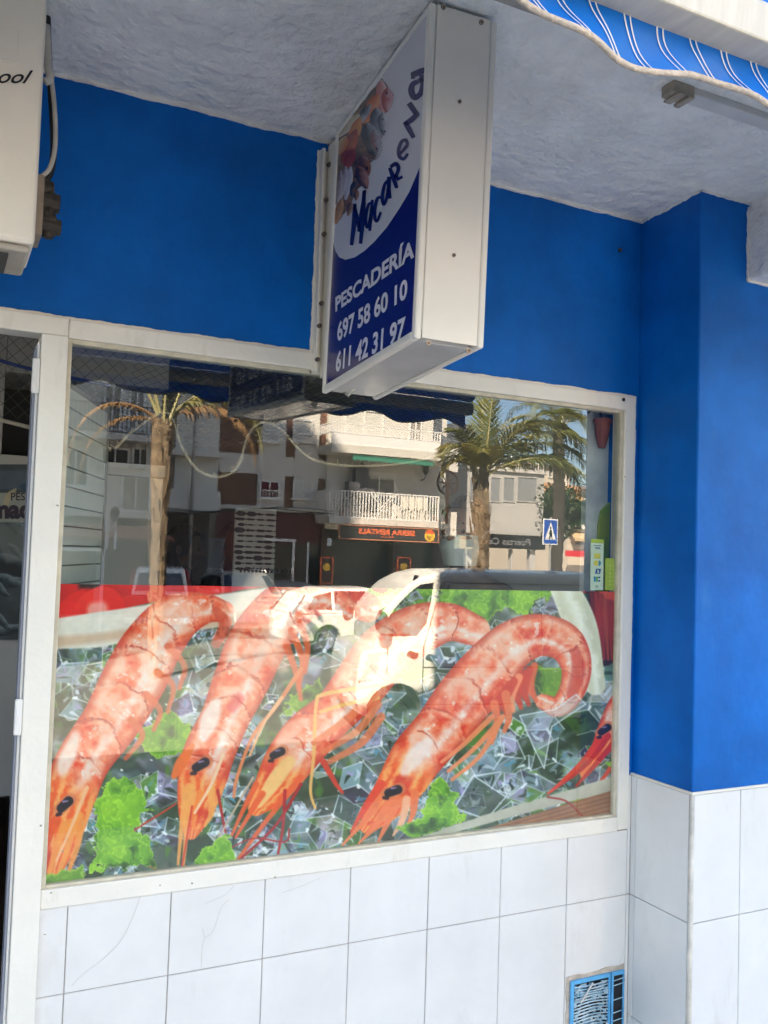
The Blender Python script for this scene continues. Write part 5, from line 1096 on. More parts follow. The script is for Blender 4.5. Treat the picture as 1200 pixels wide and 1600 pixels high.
def plant(name, label, c, R, n, m, seed, leaf=.12):
    rr = random.Random(seed); t_ = thing(name, label, 'plant', c); c = Vector(c); B = MB()
    for k in range(n):
        d = Vector((rr.gauss(0, .5), rr.gauss(0, .5), abs(rr.gauss(.5, .35)))); p = c+Vector((0, 0, .35))+d*R; a = Vector((rr.uniform(-1, 1), rr.uniform(-1, 1), rr.uniform(-.4, 1))).normalized()*leaf; s_ = a.cross(Vector((rr.uniform(-1, 1), 1, .3))).normalized()*leaf*.35
        B.add([p, p+a*.5+s_, p+a, p+a*.5-s_], [(0, 1, 2, 3)])
    B.build('foliage', m, t_); B = MB(); B.tube([c, c+Vector((0, 0, .35))], [.13, .18], 10); B.build('plant_pot', mat('terracotta2', (.28, .12, .07), .8), t_); return t_
leafd = mat('leaf_dark', (.035, .07, .02), .5, .4, 6, trans=.25)
plant('potted_plant', 'leafy potted plant beside the cart wheel on the balcony', (rx(670, LW), yL(LW)+.6, zz), .5, 160, leafd, 3)
plant('potted_plant', 'small potted plant by the left end of the balcony railing', (rx(522, LW), yL(LW)+.7, zz), .35, 90, leafd, 4)
# car hire sign
x0, x1 = rx(531, LB-.2), rx(684, LB-.2); Ls = LB-.2; ys_ = yL(Ls)
zs1 = rz(824.5, Ls, 610); zs0 = rz(844, Ls, 610)
sg = thing('car_hire_sign', 'dark sign board reading Sierra Rentals with orange letters below the balcony', 'sign', ((x0+x1)/2, ys_, zs0))
B = MB(); B.box(x0, x1, ys_-.15, ys_-.01, zs0, zs1); B.build('board', mat('board_grey', (.035, .035, .032), .6, .1), sg)
orng = mat('letters_orange', (.85, .17, .06), .5); om = mat('board_frame', (.55, .22, .12), .5)
B = MB(); f_ = .035; B.box(x0-f_, x1+f_, ys_-.16, ys_+.01, zs1, zs1+f_); B.box(x0-f_, x1+f_, ys_-.16, ys_+.01, zs0-f_, zs0); B.box(x0-f_, x0-.0005, ys_-.16, ys_+.01, zs0+.0005, zs1-.0005); B.box(x1+.0005, x1+f_, ys_-.16, ys_+.01, zs0+.0005, zs1-.0005); B.build('frame', om, sg)
def mt(body, xa, xb, za, zb, y, m, par, bold=.02):   # text read by someone facing the far side: runs towards -x
    text_mesh(body, lambda u, v: Vector((xb+(xa-xb)*u, y, za+(zb-za)*v)), 'lettering', m, par, bold)
hz_ = zs1-zs0
mt('SIERRA RENTALS', rx(560, Ls), rx(648, Ls), zs0+hz_*.40, zs0+hz_*.84, ys_, orng, sg, .035); mt('Rent a Car', rx(595, Ls), rx(615, Ls), zs0+hz_*.16, zs0+hz_*.34, ys_, orng, sg, .015)
B = MB(); c = Vector((rx(671, Ls), ys_, (zs0+zs1)/2)); B.add([c+Vector((.24*math.cos(a), .002, .24*math.sin(a))) for a in [k*math.pi/16 for k in range(32)]], [tuple(range(32))]); B.build('sun_emblem', mat('emblem_yellow', (.80, .48, .05), .5), sg)
B = MB(); B.add([c+Vector((.23*math.cos(a), .004, .23*math.sin(a))) for a in [.35+k*(math.pi-.7)/12 for k in range(13)]], [tuple(range(13))]); B.build('emblem_top', mat('emblem_red', (.75, .10, .03), .5), sg)
B = MB()
for k in range(5): B.box(c.x-.16+.02*k, c.x+.14-.03*k, ys_+.005, ys_+.007, c.z-.03-.035*k, c.z-.018-.035*k)
B.build('emblem_lines', mat('emblem_dark', (.12, .03, .02), .6), sg)
# stands in the shop front
for (xa_, xb_, lb, za_, zb_) in ((622, 643, 'orange and black display stand at the car hire shop front', 872, 908), (502, 522, 'dark red display stand left of the car hire shop front', 872, 905)):
    st = thing('display_stand', lb, 'display stand', (rx((xa_+xb_)/2, 32.8), yL(32.8), -.58), 'display stands by the car hire shop'); X0_, X1_ = rx(xa_, 32.8), rx(xb_, 32.8); Z1, Z0 = rz(za_, 32.8, xa_), -.58
    B = MB(); y = yL(32.8); B.box(X0_, X0_+.05, y-.05, y, Z0, Z1); B.box(X1_-.05, X1_, y-.05, y, Z0, Z1); B.box(X0_, X1_, y-.05, y, Z1, Z1+.05); B.box(X0_, X1_, y-.05, y, (Z0+Z1)/2, (Z0+Z1)/2+.05); B.build('frame', orng, st)
    B = MB(); B.box(X0_+.051, X1_-.051, y-.04, y-.02, Z0, Z1-.01); B.build('panel', mat('panel_dark', (.03, .012, .01), .5), st)
    B = MB(); cc = Vector(((X0_+X1_)/2, y, Z1-.35)); B.add([cc+Vector((.16*math.cos(a), -.015, .16*math.sin(a))) for a in [k*math.pi/10 for k in range(20)]], [tuple(range(20))]); B.build('emblem', MATS['emblem_yellow'], st)

# ---- brick banded building
LK = 33.6; kx0, kx1 = rx(336, LK), rx(507, LK)-.005
t = thing('brick_building', 'apartment building with brick bands and white window bays over a burgundy ground floor', 'building', ((kx0+kx1)/2, yL(LK), ZG))
b = MB(); zg_ = rz(792, LK, 420); b.box(kx0, kx1, yL(LK)-8, yL(LK), zg_, 13.5); b.build('wall', brick, t)
b = MB(); b.box(kx0, kx1, yL(LK)-8, yL(LK)+.02, ZG, zg_-.16); b.build('ground_floor', burg, t)
b = MB(); b.box(kx0, kx1, yL(LK)-.1, yL(LK)+.25, zg_-.159, zg_); b.build('ledge', slabm, t)
b = MB()
for (a_, c_) in ((398, 440), (455, 492)): 
    for (ya, yb) in ((655, 700), (718, 746), (784, 797)): pass
b.box(rx(398, LK), rx(440, LK), yL(LK)+.001, yL(LK)+.10, zg_+.001, 13.4); b.box(rx(455, LK), rx(492, LK), yL(LK)+.001, yL(LK)+.10, zg_+.001, 13.4); b.box(kx0, kx1-.01, yL(LK)+.0005, yL(LK)+.08, rz(742, LK, 420), rz(712, LK, 420)); b.build('white_bay', whitef, t)
LKf = LK-.12
for (a_, c_, cm) in ((406, 437, mat('red_curtain', (.12, .01, .02), .7, .3, 5, stretch=(8, 1, 1))), (458, 489, blindm)):
    for (ya, yb) in ((751, 779), (655, 690)):
        window(t, a_, c_, ya, yb, LKf, cm if ya > 700 else blindm, None, True, 0, 1)
        B = MB(); railing(B, rx(a_, LKf), rx(c_, LKf), yL(LKf)+.14, rz(yb+1, LKf, a_), rz(yb-14, LKf, a_), .12, .012); B.build('window_railing', rail_w, t)
B = MB(); gx0, gx1 = rx(313, LK-.3), rx(352, LK-.3); n = 16
gt = thing('barred_gate', 'tall grey barred gate at the burgundy ground floor', 'gate', ((gx0+gx1)/2, yL(LK)+.1, ZG+.15))
for k in range(n+1): q = gx0+(gx1-gx0)*k/n; B.box(q-.02, q+.02, yL(LK)+.1, yL(LK)+.14, -.58, rz(842, LK, 340))
B.build('bar', mat('gate_grey', (.25, .25, .26), .5), gt); B = MB()
for z in (-.5, 1.0, rz(842, LK, 340)-.05): B.box(gx0, gx1, yL(LK)+.09, yL(LK)+.15, z, z+.06)
B.build('rail', MATS['gate_grey'], gt)
# dark doors on ground floor
b = MB(); 
for a_, c_ in ((425, 455), (462, 478), (482, 505)): fbx(b, a_, c_, 850, 915, LK, .03, .0)
b.build('shop_door', dglass, t)
b = MB(); fbx(b, 412, 462, 842, 846, LK, .08, 0); fbx(b, 455, 459, 847, 915, LK, .08, 0); fbx(b, 478, 481, 847, 915, LK, .08, 0); b.build('door_frame', alu, t)
b = MB(); fbx(b, 511, 518, 841, 853, LB-.2, .02, .0); sx = b.build('wall_notice', mat('notice_pale', (.6, .6, .58), .6), None); tag(sx, 'small pale notice on the column left of the car hire sign', 'notice')

# ---- stair tower
LT = 30.0; tx0, tx1 = rx(268, LT), rx(336, LT)
t = thing('stair_tower', 'pale plastered tower with a drain pipe beside the palm trunk', 'building', ((tx0+tx1)/2, yL(LT), ZG))
b = MB(); b.box(tx0, tx1, yL(LT)-6, yL(LT), rz(800, LT, 300), 13); b.build('wall', cream, t)
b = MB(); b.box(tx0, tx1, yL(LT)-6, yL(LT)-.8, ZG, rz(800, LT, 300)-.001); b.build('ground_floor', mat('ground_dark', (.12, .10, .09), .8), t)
b = MB(); b.box(tx0-.35, tx1, yL(LT)-1.5, yL(LT)+.45, rz(800, LT, 280), rz(765, LT, 280)); b.box(tx0-.35, tx1, yL(LT)-1.5, yL(LT)+.45, rz(712, LT, 280)+.001, rz(704, LT, 280)); b.box(tx0-.35, tx1, yL(LT)-1.5, yL(LT)+.45, rz(704, LT, 280)+2.2, 9.5); b.build('balcony', whitef, t)
b = MB(); xp = rx(298, LT-.6); b.tube([(xp, yL(LT)+.52, ZG), (xp, yL(LT)+.52, 12)], .06, 10); b.build('drain_pipe', mat('pipe_grey', (.38, .36, .33), .6), t, smooth=True)
b = MB()
for k in range(3):
    pts = [Vector((rx(-150, LT), yL(LT)+.55+.03*k, rz(812, LT, 200)))]
    for i in range(1, 16):
        q = -150+i*44; pts.append(Vector((rx(q, LT+.0), yL(LT)+.56+.03*k, rz(797+4*math.sin(i*1.3+k)+k*2, LT, max(q, 60)))))
    b.tube(pts, .022, 5)
o = b.build('street_cable', cabb, None); tag(o, 'black cables strung along the facades above the ground floor', 'cable')

# ---- left building with balcony and bar awning
L1 = 28.6; lx0, lx1 = rx(40, L1), rx(243, L1)
t = thing('grey_apartment_building', 'pale grey apartment building with railed balcony left of the palm', 'building', ((lx0+lx1)/2, yL(L1), ZG))
zg1_ = rz(808, L1, 150)
b = MB(); b.box(lx0, lx1, yL(L1)-8, yL(L1), zg1_, 12.5); b.build('wall', whitef, t)
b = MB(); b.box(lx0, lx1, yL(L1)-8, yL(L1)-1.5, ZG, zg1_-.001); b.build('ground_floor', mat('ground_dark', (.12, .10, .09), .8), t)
b = MB(); b.box(lx0, lx1, yL(L1)+.001, yL(L1)+1.0, rz(690, L1, 160), rz(680, L1, 160)); b.build('balcony_slab', slabm, t)
b = MB(); railing(b, lx0, lx1, yL(L1)+.95, rz(680, L1, 160), rz(636, L1, 160), .12, .012); b.build('balcony_railing', mat('railing_dark', (.08, .08, .08), .5), t)
window(t, 163, 192, 602, 672, L1, curt, None, False); window(t, 203, 228, 602, 672, L1, curt, None, False)
window(t, 158, 203, 699, 726, L1, dglass, None, True); window(t, 207, 232, 699, 728, L1, dglass, None, True)
window(t, 190, 236, 742, 800, L1, curt, None, False); window(t, 98, 140, 700, 760, L1, dglass)
b = MB(); b.box(lx0, lx1-.3, yL(L1)-1.49, yL(L1)+.8, zg1_, zg1_+.16); b.build('ledge', slabm, t)
# bar terrace with sloping awning
LA = 25.0
bt = thing('bar_awning', 'terracotta sloping bar awning with a dark lettered fascia', 'awning', (rx(160, LA), yL(LA), gz(yL(LA))))
ax0, ax1 = rx(55, LA), rx(163, LA); zf1 = rz(838, LA, 120); zf0 = rz(856, LA, 120)
b = MB(); zr1 = rz(820, L1, 150)
b.prism([(yL(L1)+.8, zr1), (yL(LA), zf1+.02), (yL(LA), zf1-.04), (yL(L1)+.8, zr1-.06)], lambda y, z: Vector((ax0, y, z)), lambda y, z: Vector((rx(235, L1-.4), y, z))); b.build('awning_cloth', mat('awning_terracotta', (.30, .12, .08), .8, .15, 4), bt)
b = MB(); b.box(ax0, ax1, yL(LA)-.03, yL(LA)+.001, zf0, zf1-.041); b.build('fascia', mat('fascia_dark', (.035, .03, .025), .6), bt)
mt('CAFETERÍA', rx(93, LA), rx(146, LA), zf0+(zf1-zf0)*.22, zf0+(zf1-zf0)*.72, yL(LA)+.004, mat('letters_grey', (.35, .33, .30), .6), bt)
b = MB()
for q in (60, 162): b.box(rx(q, LA)-.04, rx(q, LA)+.04, yL(LA)-.08, yL(LA), gz(yL(LA)), zf1)
b.box(ax0, ax1, yL(LA)-.08, yL(LA), zf0-.08, zf0-.001); b.build('post', alu, bt)
b = MB(); b.box(rx(152, LA+1), rx(163, LA+1), yL(LA+1)-.3, yL(LA+1), gz(yL(26)), zf0); b.build('pillar', greyf, bt)
ps = thing('pole_sign', 'white square sign with a dark picture standing above the bar awning', 'sign', (rx(174, LA-.5), yL(LA-.5), 1.8))
b = MB(); fbx(b, 164, 184, 781, 830, LA-.5, .0, .12); b.build('board', mat('sign_white', (.6, .58, .55), .6), ps)
b = MB(); Lq = LA-.5; cx = rx(177, Lq); cz = rz(803, Lq, 175); b.add([(cx+.13*math.cos(k*.393), yL(Lq)+.004, cz+.22*math.sin(k*.393)) for k in range(16)], [tuple(range(16))]); b.build('picture', mat('picture_dark', (.05, .045, .05), .6), ps)
mt('EL PALO', rx(168, Lq), rx(182, Lq), rz(821, Lq, 175), rz(815, Lq, 175), yL(Lq)+.004, mat('letters_red', (.30, .05, .04), .6), ps)
mt('DORADO', rx(168, Lq), rx(182, Lq), rz(829, Lq, 175), rz(823.5, Lq, 175), yL(Lq)+.004, mat('letters_red', (.30, .05, .04), .6), ps)
b = MB()
for q in (167, 180): b.box(rx(q, Lq)-.03, rx(q, Lq)+.03, yL(Lq)-.1, yL(Lq)-.04, zf0, rz(829, Lq, 175))
b.build('post', alu, ps)
# block added further left, outside the glass, to throw shade on the grey facades
t = thing('added_shade_block', 'added tall cream block, out of view, shading the far facades', 'building', (-3.4, yL(26.5)-4, ZG))
b = MB(); b.box(-9.5, rx(88, 26.5)-.25, yL(26.5)-9, yL(26.5), ZG, 23); b.build('wall', cream, t)
b = MB()
for j in range(7):
    for i in range(4): b.box(-8.8+i*2.7, -7.5+i*2.7, yL(26.5)+.001, yL(26.5)+.04, 1.2+j*3, 2.6+j*3)
b.build('window', dglass, t)

t = thing('added_shade_tower', 'added tall slab, out of view on the shop side, shading the far facades', 'building', (-20, 6, 0))  # unseen slab added to cast shade on the left of the far facades
b = MB(); b.box(-30, -12.01, -1.34, 2.0, -.2, 42); b.build('wall', cream, t)
b = MB()
for j in range(12):
    for i in range(6): b.box(-29+i*2.8, -27.4+i*2.8, -1.40, -1.341, 4+j*3.1, 5.5+j*3.1)
b.build('window', dglass, t)

# ---- grey building right of the palm
LG = 40.0; gx0_, gx1_ = rx(728, LG), rx(848, LG)
t = thing('grey_office_building', 'low grey building with a glazed upper floor right of the big palm', 'building', ((gx0_+gx1_)/2, yL(LG), ZG))
zt_g = rz(735, LG, 790); zm = rz(835, LG, 790); b = MB(); b.box(gx0_, gx1_, yL(LG)-7, yL(LG), zm, rz(733, LG, 790)); b.build('wall', greyf, t)
b = MB(); b.box(gx0_-.1, gx1_+.15, yL(LG)-7, yL(LG)+.15, rz(737, LG, 790), rz(731, LG, 790)); b.build('cornice', mat('cornice_grey', (.5, .48, .45), .8), t)
for a_, c_ in ((733, 757), (766, 783), (786, 805), (808, 840)): window(t, a_, c_, 745, 785, LG, mat('grey_pane', (.22, .23, .24), .2), greyf, False, 0, 0)
b = MB(); fbx(b, 728, 848, 836, 857, LG, .25, 0); b.build('fascia', black_m, t)
mt('Puertas Calvo', rx(745, LG-.25), rx(829, LG-.25), rz(851.5, LG, 790), rz(841, LG, 790), yL(LG)+.255, mat('fascia_letters', (.16, .16, .17), .5), t)
b = MB(); fbx(b, 728, 763, 858, 915, LG, -.3, 3); fbx(b, 799, 801, 858, 915, LG, 0, .3); fbx(b, 828, 836, 858, 915, LG, 0, .3); b.build('ground_pier', greyf, t)
b = MB(); railing(b, gx0_, gx1_, yL(LG)-.1, rz(733, LG, 790), rz(712, LG, 790), .16, .012); b.build('roof_railing', rail_w, t)
b = MB(); b.box(gx0_+.5, gx1_-3.0, yL(LG)-7, yL(LG)-2.5, zt_g, 9); b.build('penthouse', whitef, t)

# ---- houses and street far to the right
def house(px0, px1, pytop, pybot_roof, L, label, wallm, roofm=tilef, depth=9, chim=None, wins=(), group=None):
    x0, x1 = rx(px0, L), rx(px1, L); y = yL(L); ze = rz(pybot_roof, L, (px0+px1)/2); zt = rz(pytop, L, (px0+px1)/2)
    t = thing('tiled_house', label, 'house', ((x0+x1)/2, y, gz(y)), group)
    b = MB(); b.box(x0, x1, y-depth, y, gz(y)-1, ze); b.build('wall', wallm, t)
    b = MB(); o_ = .5; b.add([(x0-o_, y+o_, ze), (x1+o_, y+o_, ze), (x1+o_, y-depth-o_, ze), (x0-o_, y-depth-o_, ze), (x0+(x1-x0)*.25, y-depth/2, zt), (x1-(x1-x0)*.25, y-depth/2, zt)], [(0, 1, 5, 4), (1, 2, 5), (2, 3, 4, 5), (3, 0, 4), (3, 2, 1, 0)])
    rf = b.build('roof', roofm, t)
    if chim:
        cx, cz = rx(chim[0], L), rz(chim[1], L, chim[0]); B = MB(); B.box(cx-.35, cx+.35, y-depth*.45, y-depth*.36, ze, cz); c = B.build('chimney', whitef, None); c.parent = rf; c.data.transform(Matrix.Translation(-t.location))
    for w_ in wins: window(t, *w_, L, dglass, whitef, True, 0, 1)
    return t
yellowf = mat('facade_yellow', (.42, .34, .22), .85, .08, .5); ochre = mat('facade_ochre', (.46, .27, .10), .85, .08, .5)
hf = mat('house_cream', (.52, .45, .36), .85, .08, .5)
house(836, 888, 716, 728, 78, 'far white house with an orange tiled roof between the palms', hf, wins=((857, 862, 736, 746),), depth=12)
house(848, 900, 748, 760, 66, 'white house with a low tiled gable behind the shaded palm', hf, depth=8)
t = house(888, 960, 752, 768, 60, 'sunlit cream house with tiled roof at the right end of the street', hf, chim=(917, 738), wins=((916, 924, 768, 780), (900, 909, 806, 814), (914, 922, 800, 812), (900, 910, 838, 852)))
b = MB(); fbx(b, 890, 911, 766, 786, 60, .05, 0); b.build('ochre_panel', ochre, t)
b = MB(); fbx(b, 884, 930, 823, 827, 60, .6, 0); fbx(b, 884, 930, 790, 793, 60, .6, 0); b.build('balcony_slab', slabm, t)
b = MB(); p0_, p1_ = rx(885, 60), rx(911, 60); z1_ = rz(830, 60, 895); z0_ = rz(842, 60, 895); y = yL(60)
b.add([(p0_, y+.01, z1_), (p1_, y+.01, z1_), (p1_, y+1.1, z0_), (p0_, y+1.1, z0_), (p0_, y+1.1, z0_-.2), (p1_, y+1.1, z0_-.2)], [(0, 1, 2, 3), (3, 2, 5, 4)]); b.build('sun_awning', mat('awning_tan', (.50, .36, .20), .8), t)
b = MB(); fbx(b, 883, 930, 861, 870, 59, .1, 0); o = b.build('red_shop_sign', mat('red_sign', (.55, .02, .03), .5), None); tag(o, 'red shop fascia on the cream house at the right end of the street', 'sign')
b = MB(); fbx(b, 760, 930, 792, 900, 88, 0, 6); o = b.build('low_house', yellowf, None); tag(o, 'long pale yellow building closing the far end of the street', 'building')

# ---- trees: palms
trunkm = mat('palm_trunk', (.30, .22, .14), .95, .5, 3, 1.0, 14, col2=(.12, .085, .05), stretch=(2.5, 2.5, 1.2))
frondg = mat('frond_green', (.12, .16, .045), .45, .3, 2, trans=.3, col2=(.20, .19, .05)); frondy = mat('frond_yellow', (.30, .24, .06), .5, .3, 3, trans=.35, col2=(.12, .13, .03)); frondd = mat('frond_dead', (.30, .18, .08), .8, .4, 5, trans=.15, col2=(.14, .08, .035)); stalkm = mat('frond_stalk', (.36, .33, .16), .6, .3, 3)
def frond(B, S_, P0, az, el, L, droop, rr, nl=46, ll=.55, twist=0, hang=.25, wid=.018, tube=.022):
    pts = []; d = Vector((math.cos(az)*math.cos(el), math.sin(az)*math.cos(el), math.sin(el))); p = Vector(P0); n = 22
    for i in range(n+1):
        pts.append(p.copy()); d = (d+Vector((0, 0, -droop/n*(.4+1.6*i/n)))).normalized(); p = p+d*(L/n)
    S_.tube(pts, [tube*(1-.85*i/n)+.003 for i in range(n+1)], 5)
    side0 = Vector((-math.sin(az+twist), math.cos(az+twist), 0))
    for k in range(nl):
        u = .12+.88*k/nl; q = u*n; i = min(n-1, int(q)); c = pts[i].lerp(pts[i+1], q-i); tan = (pts[i+1]-pts[i]).normalized(); up = side0.cross(tan).normalized()
        if up.z < 0: up = -up
        for s_ in (-1, 1):
            l = ll*math.sin(math.pi*(.12+.83*u))**.6*rr.uniform(.8, 1.1)
            dv = (side0*s_*1.0+tan*rr.uniform(.6, 1.0)+up*rr.uniform(.1, .45)+Vector((0, 0, -hang*rr.uniform(.5, 1.3)))).normalized()
            mid = c+dv*l*.55; tip = mid+(dv+Vector((0, 0, -hang*1.6))).normalized()*l*.45; w_ = tan*wid
            B.add([c-w_, c+w_, mid+w_*1.1, tip, mid-w_*1.1], [(0, 1, 2, 3, 4)])
def palm_trunk(t, x, y, z0, z1, r0, r1, seed, jag_=.12, tm=None):
    rr = random.Random(seed); n, m = 90, 18; B = MB(); ph = [rr.uniform(0, 6.28) for _ in range(6)]
    for i in range(n+1):
        u = i/n; z = z0+(z1-z0)*u; r = r0+(r1-r0)*u
        for k in range(m):
            a = 2*math.pi*k/m; q = r*(1+jag_*(.5*math.sin(a*3+ph[0]+u*5)+.5*math.sin(a*5+ph[1]-u*9)+.7*rr.uniform(-1, 1)*.5)+.04*math.sin(u*120))
            B.v.append((x+.04*math.sin(u*4+ph[2])+q*math.cos(a), y+q*math.sin(a), z))
    B.f += [(i*m+k, i*m+(k+1) % m, (i+1)*m+(k+1) % m, (i+1)*m+k) for i in range(n) for k in range(m)]; B.f.append(tuple(range(n*m, n*m+m)))
    for i in range(60):       # old leaf bases peeling off
        u = rr.random()**.6; a = rr.uniform(0, 6.28); z = z0+(z1-z0)*u; r = (r0+(r1-r0)*u)*1.02; c = Vector((x+r*math.cos(a), y+r*math.sin(a), z)); o_ = Vector((math.cos(a), math.sin(a), 0)); s_ = Vector((-math.sin(a), math.cos(a), 0))*.05; h = rr.uniform(.15, .5)
        B.add([c-s_, c+s_, c+s_*.5+o_*.07+Vector((0, 0, h)), c-s_*.5+o_*.07+Vector((0, 0, h))], [(0, 1, 2, 3)])
    return B.build('trunk', tm or trunkm, t, smooth=False)
def palm(label, px, py_crown, L, r0, r1, fr, seed, group='palm trees along the street', tm=None):
    x = rx(px, L, py_crown); y = yL(L); zc = rz(py_crown, L, px); z0 = gz(y)-.05; t = thing('palm_tree', label, 'palm tree', (x, y, z0), group); rr = random.Random(seed)
    palm_trunk(t, x, y, z0, zc, r0, r1, seed, .12, tm)
    G = {}; St = {}
    for f in fr:
        m_ = f.get('m', 'g'); G.setdefault(m_, MB()); St.setdefault(m_, MB())
        frond(G[m_], St[m_], (x+.1*math.cos(f['az']), y+.1*math.sin(f['az']), zc-.05+rr.uniform(0, .15)), f['az'], f['el'], f['L'], f['d'], rr, f.get('n', 46), f.get('ll', .5), f.get('tw', 0), f.get('h', .25), f.get('w', .014), f.get('tb', .022))
    mm = {'g': frondg, 'y': frondy, 'd': frondd}
    for k in G:
        o = G[k].build('crown' if k != 'd' else 'dead_fronds', mm[k], t)
        s_ = St[k].build('frond_stalks', stalkm if k != 'd' else frondd, None); s_.parent = o; s_.data.transform(Matrix.Translation(-t.location))
    return t
D = math.radians
fr = [dict(az=D(0), el=D(42), L=2.9, d=1.5, ll=.62, h=.5, n=60), dict(az=D(-8), el=D(28), L=2.7, d=1.1, ll=.62, h=.6, n=60, m='y'), dict(az=D(12), el=D(50), L=3.0, d=1.9, ll=.6, h=.5, n=60), dict(az=D(3), el=D(60), L=3.0, d=2.2, ll=.6, h=.4, n=60),
      dict(az=D(90), el=D(82), L=2.3, d=.3, ll=.5, h=-.1, n=60, tw=0), dict(az=D(-60), el=D(78), L=2.2, d=.5, ll=.5, h=0, n=50), dict(az=D(180), el=D(66), L=1.15, d=2.6, ll=.5, h=.4, m='y'), dict(az=D(195), el=D(48), L=.9, d=2.6, ll=.45, h=.4, m='y'),
      dict(az=D(168), el=D(75), L=1.2, d=1.9, ll=.5, h=.2), dict(az=D(-30), el=D(45), L=2.5, d=1.6, ll=.55), dict(az=D(-5), el=D(36), L=3.1, d=1.7, ll=.6, n=60), dict(az=D(20), el=D(62), L=2.8, d=2.0, ll=.6, n=60), dict(az=D(-25), el=D(64), L=2.9, d=2.2, ll=.6, m='y', n=60), dict(az=D(-120), el=D(60), L=1.0, d=1.8, ll=.55), dict(az=D(35), el=D(30), L=2.4, d=1.5, ll=.55, h=.5), dict(az=D(120), el=D(64), L=.9, d=1.9, ll=.5, m='y'), dict(az=D(60), el=D(62), L=1.9, d=1.5)]
palm('big green palm with a ragged pale trunk, right of the balconies', 752, 742, 15.0, .18, .15, fr, 5)
fr2 = [dict(az=D(178), el=D(35), L=2.1, d=3.2, ll=.22, h=.5, m='d', n=40, w=.012, tb=.03), dict(az=D(184), el=D(15), L=1.9, d=2.9, ll=.18, h=.6, m='d', n=36, w=.012, tb=.025), dict(az=D(0), el=D(48), L=2.3, d=3.0, ll=.45, h=.8, m='y', n=60), dict(az=D(8), el=D(38), L=2.1, d=3.0, ll=.42, h=.9, m='d', n=46), dict(az=D(-14), el=D(55), L=2.4, d=2.6, ll=.45, h=.7, m='y', n=56), dict(az=D(100), el=D(75), L=1.4, d=.5, ll=.1, n=14, tb=.03), dict(az=D(150), el=D(70), L=1.2, d=.4, ll=.1, n=12, tb=.035), dict(az=D(40), el=D(72), L=1.3, d=.5, ll=.1, n=12, tb=.03), dict(az=D(170), el=D(62), L=.9, d=.2, ll=.08, n=10, tb=.04)]
palm('sparse palm with dry drooping fronds, in front of the grey apartment building', 256, 655, 15.0, .115, .14, fr2, 8)
fr3 = [dict(az=D(a), el=D(e_), L=2.9, d=2.1, ll=.6, h=.4, n=44) for a, e_ in ((0, 40), (45, 55), (100, 30), (150, 50), (200, 35), (250, 55), (300, 40), (330, 65), (20, 70), (180, 75))]
palm('palm behind the pedestrian crossing sign, its trunk darkened for shade', 874, 668, 27.0, .22, .20, fr3, 11, tm=mat('palm_trunk_shaded', (.05, .04, .03), .95, .4, 4, .8, 14))  # shade on this trunk is put into a darker trunk colour
# shrub-like street tree
def tree(name, label, px, L, z0, zc, R, n, m, seed, leaf=.16, group=None, rz_=1.0):
    x = rx(px, L); y = yL(L); t = thing(name, label, 'tree', (x, y, gz(y)), group); rr = random.Random(seed); zz0 = gz(y)-.05
    B = MB(); B.tube(smooth_path([(x, y, zz0), (x+.05, y, (zz0+z0)/2), (x-.05, y, z0), (x, y, zc)]), .10, 8)
    for k in range(7): a = k*.9; B.tube([(x, y, z0+.1*k), (x+R*.4*math.cos(a), y+R*.4*math.sin(a), z0+.5+.2*k), (x+R*.75*math.cos(a+.2), y+R*.75*math.sin(a+.2), zc+.2*math.sin(k))], [.06, .04, .015], 6)
    B.build('trunk', mat('bark', (.10, .075, .05), .9, .3, 10, .6, 30), t)
    B = MB(); cl = [(Vector((rr.gauss(0, .42), rr.gauss(0, .42), rr.gauss(0, .36*rz_)))*R, rr.uniform(.22, .42)*R) for _ in range(34)]
    for k in range(n):
        c, r = rr.choice(cl); d = Vector((rr.gauss(0, 1), rr.gauss(0, 1), rr.gauss(0, 1))).normalized()*r*rr.random()**.4; p = Vector((x, y, zc))+c+d
        a = Vector((rr.uniform(-1, 1), rr.uniform(-1, 1), rr.uniform(-1, 1))).normalized()*leaf; s_ = a.cross(Vector((rr.uniform(-1, 1), rr.uniform(-1, 1), 1))).normalized()*leaf*.4
        B.add([p, p+a*.5+s_, p+a, p+a*.5-s_], [(0, 1, 2, 3)])
    B.build('crown', m, t); return t
Lt = 40
tree('street_tree', 'dense dark green street tree behind the crossing sign', 874, Lt, rz(850, Lt, 875), rz(803, Lt, 875), 1.7, 5200, leafd, 21, .20)
# crossing sign
Lc = 22.0; cs_ = thing('crossing_sign', 'blue pedestrian crossing sign on a grey pole, seen past the palm', 'sign', (rx(862, Lc), yL(Lc), gz(yL(Lc))))
cx = rx(860.5, Lc, 831); z1_ = rz(811, Lc, 860); z0_ = rz(851.5, Lc, 860); y = yL(Lc); hw = (rx(872, Lc)-rx(849, Lc))/2
B = MB(); B.box(cx-hw, cx+hw, y-.03, y-.002, z0_, z1_); B.build('sign_border', mat('sign_white2', (.75, .75, .75), .5), cs_, bevel=.01)
B = MB(); B.box(cx-hw*.88, cx+hw*.88, y-.001, y+.001, z0_+.035, z1_-.035); B.build('blue_plate', mat('sign_blue', (.01, .07, .36), .4), cs_)
hh = z1_-z0_; B = MB(); B.add([(cx-hw*.75, y+.003, z0_+hh*.2), (cx+hw*.75, y+.003, z0_+hh*.2), (cx, y+.003, z0_+hh*.88)], [(0, 1, 2)]); B.build('white_triangle', MATS['sign_white2'], cs_)
B = MB(); 
